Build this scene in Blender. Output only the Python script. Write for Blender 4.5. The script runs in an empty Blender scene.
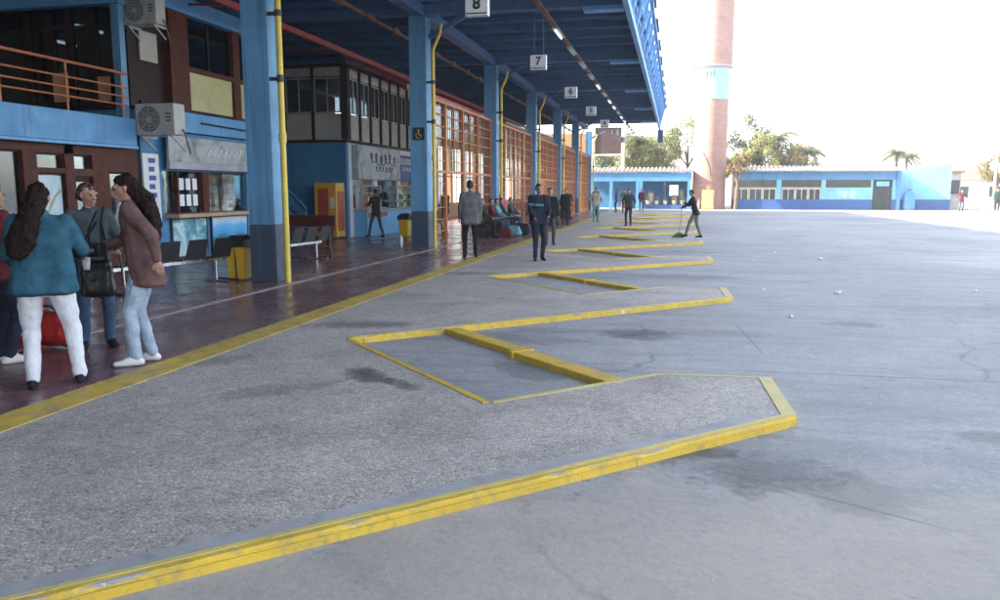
import bpy, bmesh, math, random
from mathutils import Vector, Matrix, noise
random.seed(7)
R = math.radians
SC = bpy.context.scene
COL = SC.collection

# ------------------------------------------------------------------ camera, sky, sun, exposure
cam = bpy.data.cameras.new('camera'); camo = bpy.data.objects.new('camera', cam); COL.objects.link(camo)
cam.sensor_width = 36.0; cam.lens = 778 / 1000 * 36.0
cam.clip_start = 0.05; cam.clip_end = 3000
camo.location = (0, 0, 1.75)
camo.rotation_euler = (R(90 - 8.0476), 0, R(12.625))
SC.camera = camo

GLARE_HAZE = 0.0014  # density of the added volume that stands in for veiling glare
SUN_EL, SUN_AZ = 30.5, 10.0           # azimuth: degrees behind the left-hand side
w = bpy.data.worlds.new('World'); SC.world = w; w.use_nodes = True
nt = w.node_tree; nt.nodes.clear()
wo = nt.nodes.new('ShaderNodeOutputWorld'); bg = nt.nodes.new('ShaderNodeBackground')
sk = nt.nodes.new('ShaderNodeTexSky'); sk.sky_type = 'NISHITA'; sk.sun_disc = False
sk.sun_elevation = R(SUN_EL); sk.sun_rotation = R(270 - SUN_AZ)
sk.air_density = 1.0; sk.dust_density = 1.2; sk.ozone_density = 1.0
bg.inputs['Strength'].default_value = 0.15
hs = nt.nodes.new('ShaderNodeHueSaturation'); hs.inputs['Saturation'].default_value = 0.52; nt.links.new(sk.outputs[0], hs.inputs['Color']); nt.links.new(hs.outputs[0], bg.inputs[0]); nt.links.new(bg.outputs[0], wo.inputs[0])
sd = bpy.data.lights.new('sun', 'SUN'); sd.energy = 4.5; sd.angle = R(0.5); sd.color = (1.0, 0.93, 0.82)
so = bpy.data.objects.new('sun', sd); COL.objects.link(so)
sv = Vector((-math.cos(R(SUN_AZ)) * math.cos(R(SUN_EL)), -math.sin(R(SUN_AZ)) * math.cos(R(SUN_EL)), math.sin(R(SUN_EL))))
so.rotation_euler = sv.to_track_quat('Z', 'Y').to_euler(); so.location = (-30, -10, 40)
SC.view_settings.view_transform = 'Standard'; SC.view_settings.look = 'None'
SC.view_settings.exposure = 2.42; SC.view_settings.gamma = 1.0; SC.view_settings.use_curve_mapping = False
SC.cycles.use_denoising = True
SC.cycles.max_bounces = 8; SC.cycles.transparent_max_bounces = 12

# ------------------------------------------------------------------ materials
MATS = {}
def _n(nt, t, **k):
    n = nt.nodes.new(t)
    for a, b in k.items(): setattr(n, a, b)
    return n
def _pos(nt):
    return _n(nt, 'ShaderNodeNewGeometry').outputs['Position']
def _noise(nt, vec, scale, detail=4, rough=0.55, dist=0.0):
    n = _n(nt, 'ShaderNodeTexNoise'); n.inputs['Scale'].default_value = scale
    n.inputs['Detail'].default_value = detail; n.inputs['Roughness'].default_value = rough
    n.inputs['Distortion'].default_value = dist
    nt.links.new(vec, n.inputs['Vector']); return n.outputs['Fac']
def _ramp(nt, fac, stops):
    r = _n(nt, 'ShaderNodeValToRGB'); e = r.color_ramp.elements
    while len(e) < len(stops): e.new(0.5)
    for x, (p, c) in zip(e, stops):
        x.position = p; x.color = (c if isinstance(c, tuple) else (c, c, c)) + (1,)
    nt.links.new(fac, r.inputs[0]); return r.outputs[0]
def _mix(nt, fac, a, b, mode='MIX'):
    m = _n(nt, 'ShaderNodeMix', data_type='RGBA', blend_type=mode)
    for s, v in ((m.inputs[0], fac), (m.inputs[6], a), (m.inputs[7], b)):
        if hasattr(v, 'type') and hasattr(v, 'is_linked'): nt.links.new(v, s)
        elif isinstance(v, tuple): s.default_value = v + (1,) if len(v) == 3 else v
        else: s.default_value = v
    return m.outputs[2]
def _math(nt, op, a, b=None, c=None):
    m = _n(nt, 'ShaderNodeMath', operation=op)
    for i, v in enumerate((a, b, c)):
        if v is None: continue
        if hasattr(v, 'is_linked'): nt.links.new(v, m.inputs[i])
        else: m.inputs[i].default_value = v
    return m.outputs[0]
def _bump(nt, h, strength, dist, bsdf):
    b = _n(nt, 'ShaderNodeBump'); b.inputs['Strength'].default_value = strength
    b.inputs['Distance'].default_value = dist
    nt.links.new(h, b.inputs['Height']); nt.links.new(b.outputs[0], bsdf.inputs['Normal'])
def newmat(name):
    m = bpy.data.materials.new(name); m.use_nodes = True; MATS[name] = m
    return m, m.node_tree, m.node_tree.nodes['Principled BSDF']
def pbr(name, col, rough=0.6, metal=0.0, var=0.25, scale=3.0, dirt=None, dirt_amt=0.5, bump=0.15, bscale=40, spec=0.5, emit=None):
    """coloured surface with uneven tone, blotches of dirt or wear and a little relief"""
    m, nt, b = newmat(name); p = _pos(nt)
    c = tuple(col)
    f = _noise(nt, p, scale, 5, 0.6)
    lo = tuple(x * (1 - var) for x in c); hi = tuple(min(1, x * (1 + var)) for x in c)
    cc = _ramp(nt, f, [(0.3, lo), (0.7, hi)])
    if dirt:
        g = _noise(nt, p, scale * 3.1, 6, 0.7, 0.4)
        gm = _ramp(nt, g, [(0.52, 0.0), (0.68, dirt_amt)])
        cc = _mix(nt, gm, cc, tuple(dirt))
    nt.links.new(cc, b.inputs['Base Color'])
    rr = _ramp(nt, _noise(nt, p, scale * 2.3, 3), [(0.3, max(0, rough - 0.1)), (0.7, min(1, rough + 0.12))])
    nt.links.new(rr, b.inputs['Roughness'])
    b.inputs['Metallic'].default_value = metal; b.inputs['Specular IOR Level'].default_value = spec
    if bump: _bump(nt, _noise(nt, p, bscale, 4), bump, 0.01, b)
    if emit:
        b.inputs['Emission Color'].default_value = tuple(emit[:3]) + (1,); b.inputs['Emission Strength'].default_value = emit[3]
    return m
def streaked(name, col, streak, amt=0.5, rough=0.5):
    """old gloss paint: rain and rust runs, chips, sun-faded patches"""
    m, nt, b = newmat(name); p = _pos(nt)
    c = _ramp(nt, _noise(nt, p, 0.9, 5, 0.6), [(0.3, tuple(x * .86 for x in col)), (0.7, tuple(min(1, x * 1.14) for x in col))])
    mp = _n(nt, 'ShaderNodeMapping'); mp.inputs['Scale'].default_value = (9, 9, 0.5); nt.links.new(p, mp.inputs[0])
    c = _mix(nt, _ramp(nt, _noise(nt, mp.outputs[0], 1.0, 5, 0.7, 0.3), [(0.50, 0.0), (0.72, amt)]), c, streak)
    c = _mix(nt, _ramp(nt, _noise(nt, p, 14, 6, 0.8, 0.5), [(0.64, 0.0), (0.69, 0.7)]), c, (0.20, 0.19, 0.18))
    nt.links.new(c, b.inputs['Base Color']); nt.links.new(_ramp(nt, _noise(nt, p, 5, 4), [(0.3, rough - .12), (0.7, rough + .2)]), b.inputs['Roughness'])
    _bump(nt, _noise(nt, p, 18, 4), 0.2, 0.01, b); return m
def glassmat(name, tint=(0.75, 0.8, 0.8), refl=0.14):
    m = bpy.data.materials.new(name); m.use_nodes = True; nt = m.node_tree; nt.nodes.clear(); MATS[name] = m
    o = _n(nt, 'ShaderNodeOutputMaterial'); t = _n(nt, 'ShaderNodeBsdfTransparent'); g = _n(nt, 'ShaderNodeBsdfGlossy')
    t.inputs[0].default_value = tint + (1,); g.inputs['Roughness'].default_value = 0.04; g.inputs[0].default_value = (0.9, 0.95, 1, 1)
    fr = _n(nt, 'ShaderNodeLayerWeight'); fr.inputs[0].default_value = 0.25
    f = _math(nt, 'MULTIPLY_ADD', fr.outputs['Fresnel'], 0.35, refl)
    x = _n(nt, 'ShaderNodeMixShader'); nt.links.new(f, x.inputs[0]); nt.links.new(t.outputs[0], x.inputs[1]); nt.links.new(g.outputs[0], x.inputs[2])
    p = _pos(nt); bm_ = _n(nt, 'ShaderNodeBump'); bm_.inputs['Strength'].default_value = 0.12; bm_.inputs['Distance'].default_value = 0.02
    nt.links.new(_noise(nt, p, 1.3, 2), bm_.inputs['Height']); nt.links.new(bm_.outputs[0], g.inputs['Normal'])
    nt.links.new(x.outputs[0], o.inputs[0]); return m

def ellipse_mask(nt, p, cx, cy, rx, ry, ang=0.0, amp=0.5, scale=3.5):
    """ragged-edged blot: 1 in its middle, 0 outside"""
    s = _n(nt, 'ShaderNodeSeparateXYZ'); nt.links.new(p, s.inputs[0])
    dx = _math(nt, 'SUBTRACT', s.outputs[0], cx); dy = _math(nt, 'SUBTRACT', s.outputs[1], cy)
    c, n = math.cos(ang), math.sin(ang)
    u = _math(nt, 'MULTIPLY_ADD', dx, c / rx, _math(nt, 'MULTIPLY', dy, n / rx))
    v = _math(nt, 'MULTIPLY_ADD', dx, -n / ry, _math(nt, 'MULTIPLY', dy, c / ry))
    d = _math(nt, 'SQRT', _math(nt, 'ADD', _math(nt, 'MULTIPLY', u, u), _math(nt, 'MULTIPLY', v, v)))
    nz = _noise(nt, p, scale, 6, 0.7, 0.6)
    d = _math(nt, 'ADD', d, _math(nt, 'MULTIPLY_ADD', nz, amp * 4, -amp * 2))
    return _math(nt, 'MULTIPLY', _ramp(nt, d, [(0.2, 1.0), (0.7, 0.7), (1.05, 0.0)]), _ramp(nt, _noise(nt, p, 11, 6, 0.8, 0.5), [(0.32, 0.6), (0.58, 1.0)]))

def mat_lot():
    m, nt, b = newmat('worn_concrete_lot'); p = _pos(nt)
    big = _noise(nt, p, 0.16, 5, 0.6, 0.8)
    c = _ramp(nt, big, [(0.3, (0.20, 0.20, 0.215)), (0.5, (0.29, 0.29, 0.30)), (0.72, (0.385, 0.378, 0.38))])
    mp = _n(nt, 'ShaderNodeMapping'); mp.inputs['Rotation'].default_value = (0, 0, R(-12)); mp.inputs['Scale'].default_value = (0.35, 1.7, 1)
    nt.links.new(p, mp.inputs[0])
    st = _noise(nt, mp.outputs[0], 0.9, 6, 0.65, 1.2)
    c = _mix(nt, 0.75, c, _ramp(nt, st, [(0.33, 0.5), (0.50, 1.0), (0.75, 1.2)]), 'MULTIPLY')
    fine = _noise(nt, p, 26, 5, 0.75)
    c = _mix(nt, 0.7, c, _ramp(nt, fine, [(0.3, 0.62), (0.7, 1.3)]), 'MULTIPLY')
    mid = _noise(nt, p, 3.2, 6, 0.7, 0.5)
    c = _mix(nt, 0.6, c, _ramp(nt, mid, [(0.3, 0.78), (0.65, 1.12)]), 'MULTIPLY')
    drip = _ramp(nt, _noise(nt, p, 4.5, 3, 0.9), [(0.645, 0.0), (0.69, 0.5)])
    c = _mix(nt, drip, c, (0.07, 0.068, 0.07))
    grit = _ramp(nt, _noise(nt, p, 60, 2, 0.9), [(0.645, 0.0), (0.70, 0.5)])
    c = _mix(nt, grit, c, (0.62, 0.60, 0.58))
    # warm bare patch near the front
    c = _mix(nt, _math(nt, 'MULTIPLY', ellipse_mask(nt, p, 0.2, 3.2, 3.4, 1.3, 0.4, 0.35, 1.2), 0.7), c, (0.46, 0.39, 0.32))
    # hairline cracks
    vor = _n(nt, 'ShaderNodeTexVoronoi'); vor.feature = 'DISTANCE_TO_EDGE'; vor.inputs['Scale'].default_value = 0.23
    wp = _n(nt, 'ShaderNodeVectorMath', operation='ADD'); nzc = _n(nt, 'ShaderNodeTexNoise'); nzc.inputs['Scale'].default_value = 1.1; nzc.inputs['Detail'].default_value = 6
    nt.links.new(p, nzc.inputs['Vector']); nt.links.new(p, wp.inputs[0])
    sc_ = _n(nt, 'ShaderNodeVectorMath', operation='SCALE'); sc_.inputs['Scale'].default_value = 0.9; nt.links.new(nzc.outputs['Color'], sc_.inputs[0]); nt.links.new(sc_.outputs[0], wp.inputs[1])
    nt.links.new(wp.outputs[0], vor.inputs['Vector'])
    crack = _ramp(nt, vor.outputs['Distance'], [(0.0, 1.0), (0.006, 0.0)])
    brk = _ramp(nt, _noise(nt, p, 0.5, 2), [(0.46, 0.0), (0.56, 0.6)])
    c = _mix(nt, _math(nt, 'MULTIPLY', crack, brk), c, (0.07, 0.07, 0.075))
    for cx, cy, rx, ry, a, am, k in ((-0.35, 9.05, 0.55, 0.42, 0.1, 0.35, 0.85), (0.45, 9.3, 0.9, 0.3, 0.0, 0.5, 0.35), (0.55, 4.65, 0.50, 0.36, 0.3, 0.7, 0.6), (0.1, 4.9, 0.35, 0.2, 0.3, 0.8, 0.7),
                                     (1.0, 4.4, 0.5, 0.3, 0, 0.6, 0.35), (2.2, 5.7, 0.3, 0.2, 0, 0.5, 0.5), (2.18, 10.3, 0.5, 0.3, 0, 0.6, 0.5), (-1.3, 6.9, 0.45, 0.25, -0.8, 0.5, 0.5),
                                     (3.4, 17.0, 3.0, 1.2, 0, 0.6, 0.22), (5.0, 12.0, 2.5, 0.7, 0.2, 0.6, 0.25), (0.3, 15.4, 1.2, 0.5, 0, 0.6, 0.4), (0.2, 21.6, 1.2, 0.6, 0, 0.6, 0.4)):
        c = _mix(nt, _math(nt, 'MULTIPLY', ellipse_mask(nt, p, cx, cy, rx, ry, a, am), k), c, (0.03, 0.028, 0.03))
    for cx, cy, rx, ry, a, am, k in ((2.4, 7.42, 2.6, 0.022, 0.03, 0.25, 0.8), (0.85, 9.1, 1.1, 0.02, 1.65, 0.25, 0.7), (4.2, 9.6, 1.4, 0.03, 0.35, 0.3, 0.7), (0.9, 4.3, 0.9, 0.02, -0.5, 0.3, 0.5), (6.0, 14.5, 3.5, 0.05, -0.1, 0.3, 0.6), (3.0, 12.0, 2.2, 0.05, 0.15, 0.3, 0.5)):
        c = _mix(nt, _math(nt, 'MULTIPLY', ellipse_mask(nt, p, cx, cy, rx, ry, a, am, 2.0), k), c, (0.08, 0.075, 0.075))
    nt.links.new(c, b.inputs['Base Color'])
    nt.links.new(_ramp(nt, st, [(0.3, 0.5), (0.7, 0.75)]), b.inputs['Roughness'])
    _bump(nt, _math(nt, 'ADD', fine, _math(nt, 'MULTIPLY', mid, 1.5)), 0.35, 0.012, b)
    return m
def mat_aggregate():
    m, nt, b = newmat('exposed_aggregate'); p = _pos(nt)
    v = _n(nt, 'ShaderNodeTexVoronoi'); v.inputs['Scale'].default_value = 58; v.inputs['Randomness'].default_value = 1; nt.links.new(p, v.inputs['Vector'])
    s = _n(nt, 'ShaderNodeSeparateColor'); nt.links.new(v.outputs['Color'], s.inputs[0])
    stone = _ramp(nt, s.outputs[0], [(0.0, (0.15, 0.115, 0.10)), (0.3, (0.30, 0.235, 0.20)), (0.6, (0.41, 0.335, 0.29)), (0.85, (0.47, 0.40, 0.35)), (1.0, (0.58, 0.52, 0.46))])
    gap = _ramp(nt, v.outputs['Distance'], [(0.35, 0.0), (0.62, 1.0)])
    c = _mix(nt, gap, stone, (0.30, 0.29, 0.28))
    big = _noise(nt, p, 0.8, 6, 0.65, 0.8)
    c = _mix(nt, 1.0, c, _ramp(nt, big, [(0.32, 0.86), (0.5, 1.16), (0.7, 1.42)]), 'MULTIPLY')
    mid = _noise(nt, p, 7, 5, 0.7)
    c = _mix(nt, 0.8, c, _ramp(nt, mid, [(0.3, 0.8), (0.7, 1.15)]), 'MULTIPLY')
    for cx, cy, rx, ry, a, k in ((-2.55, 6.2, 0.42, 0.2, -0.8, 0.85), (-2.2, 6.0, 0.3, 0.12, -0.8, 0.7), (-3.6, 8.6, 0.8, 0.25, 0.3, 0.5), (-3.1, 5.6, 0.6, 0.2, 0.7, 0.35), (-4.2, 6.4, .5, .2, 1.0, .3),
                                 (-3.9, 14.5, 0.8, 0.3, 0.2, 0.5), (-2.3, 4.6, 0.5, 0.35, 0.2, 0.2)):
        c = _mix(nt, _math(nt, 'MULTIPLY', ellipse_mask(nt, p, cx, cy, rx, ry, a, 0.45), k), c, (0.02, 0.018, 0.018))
    nt.links.new(c, b.inputs['Base Color']); b.inputs['Roughness'].default_value = 0.62
    _bump(nt, _math(nt, 'SUBTRACT', 1.0, v.outputs['Distance']), 0.5, 0.006, b)
    return m
def mat_terrazzo():
    m, nt, b = newmat('polished_floor'); p = _pos(nt)
    big = _noise(nt, p, 0.7, 5, 0.6, 0.6)
    c = _ramp(nt, big, [(0.3, (0.125, 0.062, 0.068)), (0.7, (0.23, 0.118, 0.118))])
    sp = _noise(nt, p, 55, 3, 0.8)
    c = _mix(nt, 0.8, c, _ramp(nt, sp, [(0.35, 0.7), (0.65, 1.35)]), 'MULTIPLY')
    br = _n(nt, 'ShaderNodeTexBrick'); br.offset = 0; br.inputs['Scale'].default_value = 1.0
    br.inputs['Brick Width'].default_value = 1.0; br.inputs['Row Height'].default_value = 1.0; br.inputs['Mortar Size'].default_value = 0.006
    br.inputs['Color1'].default_value = (1, 1, 1, 1); br.inputs['Color2'].default_value = (0.8, 0.8, 0.85, 1); br.inputs['Mortar'].default_value = (0.45, 0.45, 0.45, 1)
    nt.links.new(p, br.inputs['Vector'])
    c = _mix(nt, 0.8, c, br.outputs[0], 'MULTIPLY')
    nt.links.new(c, b.inputs['Base Color'])
    nt.links.new(_ramp(nt, _noise(nt, p, 1.7, 6, 0.7), [(0.3, 0.14), (0.72, 0.40)]), b.inputs['Roughness'])
    b.inputs['Specular IOR Level'].default_value = 0.6
    _bump(nt, _noise(nt, p, 6, 3), 0.06, 0.01, b)
    return m
def worn_paint(name, col, under, lo=0.55, hi=0.62, scale=9, rough=0.55):
    m, nt, b = newmat(name); p = _pos(nt)
    f = _noise(nt, p, 2.2, 4); c = _ramp(nt, f, [(0.3, tuple(x * .82 for x in col)), (0.7, tuple(min(1, x * 1.08) for x in col))])
    g = _ramp(nt, _noise(nt, p, scale, 7, 0.75, 0.8), [(lo, 0.0), (hi, 0.85)])
    c = _mix(nt, g, c, under)
    k = _ramp(nt, _noise(nt, p, 34, 4, 0.8), [(0.60, 0.0), (0.68, 0.7)])
    c = _mix(nt, k, c, (0.16, 0.11, 0.07))
    k = _ramp(nt, _noise(nt, p, 3.1, 7, 0.8, 1.5), [(0.60, 0.0), (0.68, 0.55)])
    c = _mix(nt, k, c, (0.11, 0.085, 0.05))
    nt.links.new(c, b.inputs['Base Color']); b.inputs['Roughness'].default_value = rough
    _bump(nt, _noise(nt, p, 30, 4), 0.3, 0.006, b); return m
def leafmat(name, a, b_, scale=1.2):
    m, nt, b = newmat(name); p = _pos(nt)
    oi = _noise(nt, p, scale, 4, 0.7)
    c = _ramp(nt, oi, [(0.3, a), (0.7, b_)])
    nt.links.new(c, b.inputs['Base Color']); b.inputs['Roughness'].default_value = 0.55
    out = nt.nodes['Material Output']; tr = _n(nt, 'ShaderNodeBsdfTranslucent'); nt.links.new(c, tr.inputs[0])
    x = _n(nt, 'ShaderNodeMixShader'); x.inputs[0].default_value = 0.35
    nt.links.new(b.outputs[0], x.inputs[1]); nt.links.new(tr.outputs[0], x.inputs[2]); nt.links.new(x.outputs[0], out.inputs[0]); return m
def mat_poster(name, stops, scale=2.0, seed=0.0, axis_scale=(1, 1, 1)):
    m, nt, b = newmat(name); p = _pos(nt)
    mp = _n(nt, 'ShaderNodeMapping'); mp.inputs['Location'].default_value = (seed, seed * 1.7, seed * .3); mp.inputs['Scale'].default_value = axis_scale; nt.links.new(p, mp.inputs[0])
    c = _ramp(nt, _noise(nt, mp.outputs[0], scale, 6, 0.65, 0.7), stops)
    nt.links.new(c, b.inputs['Base Color']); b.inputs['Roughness'].default_value = 0.35; return m
def mat_seascape(name, z0, z1):
    """holiday picture: sky over turquoise sea over foam"""
    m, nt, b = newmat(name); p = _pos(nt); s = _n(nt, 'ShaderNodeSeparateXYZ'); nt.links.new(p, s.inputs[0])
    t = _math(nt, 'DIVIDE', _math(nt, 'SUBTRACT', s.outputs[2], z0), z1 - z0)
    t = _math(nt, 'ADD', t, _math(nt, 'MULTIPLY_ADD', _noise(nt, p, 2.6, 5, 0.6), 0.5, -0.25))
    c = _ramp(nt, t, [(0.05, (0.55, 0.7, 0.62)), (0.22, (0.04, 0.25, 0.24)), (0.35, (0.02, 0.12, 0.16)), (0.5, (0.05, 0.33, 0.6)), (0.75, (0.12, 0.42, 0.75)), (0.95, (0.6, 0.66, 0.78))])
    nt.links.new(c, b.inputs['Base Color']); b.inputs['Roughness'].default_value = 0.3; return m
def mat_brick(name, c1, c2, mortar, bw=0.24, rh=0.08):
    m, nt, b = newmat(name); tc = _n(nt, 'ShaderNodeTexCoord')
    p = _pos(nt); s = _n(nt, 'ShaderNodeSeparateXYZ'); nt.links.new(p, s.inputs[0]); cb = _n(nt, 'ShaderNodeCombineXYZ')
    nt.links.new(_math(nt, 'ADD', s.outputs[0], s.outputs[1]), cb.inputs[0]); nt.links.new(s.outputs[2], cb.inputs[1])
    br = _n(nt, 'ShaderNodeTexBrick'); br.inputs['Scale'].default_value = 1; br.inputs['Brick Width'].default_value = bw; br.inputs['Row Height'].default_value = rh
    br.inputs['Mortar Size'].default_value = 0.008; nt.links.new(cb.outputs[0], br.inputs['Vector'])
    br.inputs['Color1'].default_value = c1 + (1,); br.inputs['Color2'].default_value = c2 + (1,); br.inputs['Mortar'].default_value = mortar + (1,)
    c = _mix(nt, 0.6, br.outputs[0], _ramp(nt, _noise(nt, p, 0.8, 5), [(0.3, 0.8), (0.7, 1.1)]), 'MULTIPLY')
    nt.links.new(c, b.inputs['Base Color']); b.inputs['Roughness'].default_value = 0.8; return m
M = MATS
streaked('column_blue', (0.11, 0.28, 0.48), (0.05, 0.12, 0.21), 0.6); streaked('wall_blue', (0.10, 0.29, 0.54), (0.06, 0.13, 0.24), 0.5); streaked('fascia_blue', (0.16, 0.38, 0.68), (0.08, 0.17, 0.32), 0.5)
streaked('wall_blue_deep', (0.045, 0.18, 0.36), (0.025, 0.08, 0.16), 0.5); streaked('column_base_navy', (0.035, 0.06, 0.105), (0.10, 0.10, 0.11), 0.6); streaked('far_cyan', (0.22, 0.50, 0.66), (0.16, 0.33, 0.42), 0.4, 0.7)
mat_lot(); mat_aggregate(); mat_terrazzo()
pbr('smooth_concrete', (0.33, 0.325, 0.33), 0.7, var=0.2, scale=2, dirt=(0.16, 0.15, 0.15), bump=0.2)
worn_paint('yellow_kerb_paint', (0.62, 0.41, 0.04), (0.36, 0.27, 0.10), 0.48, 0.64, 7)
worn_paint('yellow_stripe_paint', (0.58, 0.40, 0.06), (0.26, 0.20, 0.14), 0.46, 0.64, 5)
worn_paint('pale_edge_paint', (0.58, 0.48, 0.16), (0.40, 0.38, 0.30), 0.52, 0.66)
worn_paint('pink_line_paint', (0.42, 0.33, 0.32), (0.15, 0.1, 0.1), 0.52, 0.7)
pbr('pipe_yellow', (0.62, 0.47, 0.06), 0.4, var=0.15, dirt=(0.25, 0.2, 0.08), dirt_amt=0.5)
pbr('clamp_dark', (0.05, 0.05, 0.05), 0.6)
pbr('roof_navy', (0.04, 0.095, 0.20), 0.6, var=0.25, scale=1.2, dirt=(0.02, 0.03, 0.05), dirt_amt=0.6)
pbr('beam_navy', (0.06, 0.14, 0.28), 0.55, var=0.2, scale=1.5, dirt=(0.02, 0.04, 0.09), dirt_amt=0.5)
pbr('fascia_deep', (0.06, 0.17, 0.42), 0.55, var=0.2)
pbr('roof_cap_brown', (0.16, 0.12, 0.10), 0.6)
pbr('counter_blue', (0.14, 0.42, 0.72), 0.5, var=0.1)
pbr('timber_dark', (0.022, 0.009, 0.007), 0.5, var=0.4, scale=5, spec=0.2)
pbr('timber_red', (0.075, 0.018, 0.010), 0.5, var=0.4, scale=5, spec=0.2)
pbr('rail_orange', (0.42, 0.13, 0.05), 0.45, var=0.2, dirt=(0.2, 0.07, 0.04))
pbr('lattice_orange', (0.44, 0.145, 0.045), 0.5, var=0.2, dirt=(0.25, 0.08, 0.04))
pbr('truss_red', (0.28, 0.035, 0.03), 0.5, var=0.3)
pbr('rust', (0.16, 0.08, 0.045), 0.7, var=0.4, scale=4)
pbr('panel_yellow', (0.46, 0.42, 0.20), 0.5, var=0.12, scale=1.5, dirt=(0.3, 0.28, 0.2))
pbr('panel_grey', (0.42, 0.38, 0.34), 0.6, var=0.15, scale=2, dirt=(0.25, 0.22, 0.2))
pbr('alu_frame', (0.35, 0.36, 0.36), 0.4, 0.3)
pbr('ac_casing', (0.42, 0.42, 0.40), 0.5, var=0.12, scale=4, dirt=(0.2, 0.19, 0.17))
pbr('ac_grille', (0.12, 0.12, 0.12), 0.5)
pbr('paper_white', (0.72, 0.73, 0.74), 0.6, var=0.08)
pbr('sign_white', (0.62, 0.63, 0.66), 0.4, var=0.06, dirt=(0.4, 0.4, 0.42))
pbr('ink_black', (0.012, 0.012, 0.015), 0.5)
pbr('ink_blue', (0.03, 0.05, 0.25), 0.5)
pbr('chrome', (0.55, 0.56, 0.58), 0.25, 0.9, var=0.05)
pbr('black_metal', (0.015, 0.015, 0.018), 0.4)
pbr('black_plastic', (0.012, 0.012, 0.013), 0.35, bump=0.3, bscale=12)
pbr('bin_yellow', (0.62, 0.36, 0.02), 0.4, var=0.1)
pbr('vending_yellow', (0.62, 0.33, 0.03), 0.4, var=0.1)
pbr('vending_red', (0.38, 0.06, 0.02), 0.4)
pbr('counter_tan', (0.42, 0.28, 0.16), 0.45, var=0.15)
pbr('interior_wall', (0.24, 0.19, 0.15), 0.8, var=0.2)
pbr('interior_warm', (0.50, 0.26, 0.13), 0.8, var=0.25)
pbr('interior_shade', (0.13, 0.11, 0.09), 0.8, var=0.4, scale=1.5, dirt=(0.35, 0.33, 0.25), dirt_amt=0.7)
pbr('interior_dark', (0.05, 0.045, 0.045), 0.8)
pbr('ground_far', (0.30, 0.28, 0.25), 0.9, scale=0.2)
pbr('red_fabric', (0.42, 0.02, 0.02), 0.55, var=0.2, bump=0.4, bscale=9)
pbr('roof_tile', (0.40, 0.36, 0.33), 0.8, var=0.2, scale=3)
pbr('roof_tile_brown', (0.33, 0.16, 0.10), 0.8, var=0.2, scale=3)
pbr('far_base_navy', (0.05, 0.12, 0.30), 0.7, var=0.15)
pbr('white_wall', (0.75, 0.74, 0.72), 0.8, var=0.06, scale=1)
pbr('orange_paint', (0.60, 0.36, 0.12), 0.6)
pbr('tower_pink', (0.55, 0.34, 0.31), 0.8, var=0.12, scale=1.0, dirt=(0.35, 0.2, 0.18))
pbr('tower_cyan', (0.34, 0.56, 0.64), 0.7, var=0.08)
pbr('brown_cladding', (0.05, 0.024, 0.015), 0.7, var=0.3, scale=2)
pbr('cream_paint', (0.62, 0.56, 0.40), 0.7)
pbr('trunk_bark', (0.14, 0.10, 0.07), 0.9, var=0.3, scale=4, bump=0.6, bscale=10)
pbr('bottle_clear', (0.6, 0.62, 0.66), 0.2)
pbr('broom_bristle', (0.05, 0.09, 0.04), 0.9)
pbr('lamp_tube', (0.8, 0.85, 0.9), 0.4, emit=(0.85, 0.92, 1.0, 0.45))
pbr('lamp_off', (0.45, 0.47, 0.5), 0.4)
glassmat('glass_clear', (0.80, 0.84, 0.84), 0.04); glassmat('glass_dark', (0.35, 0.4, 0.42), 0.06)
leafmat('leaf_dark', (0.035, 0.06, 0.02), (0.10, 0.14, 0.045)); leafmat('leaf_olive', (0.20, 0.21, 0.07), (0.36, 0.33, 0.12))
leafmat('leaf_rust', (0.20, 0.12, 0.05), (0.30, 0.20, 0.09)); leafmat('palm_green', (0.10, 0.13, 0.05), (0.20, 0.21, 0.09))
mat_brick('brick_tower', (0.42, 0.24, 0.19), (0.36, 0.20, 0.16), (0.40, 0.28, 0.24), 0.5, 0.16)

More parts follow.
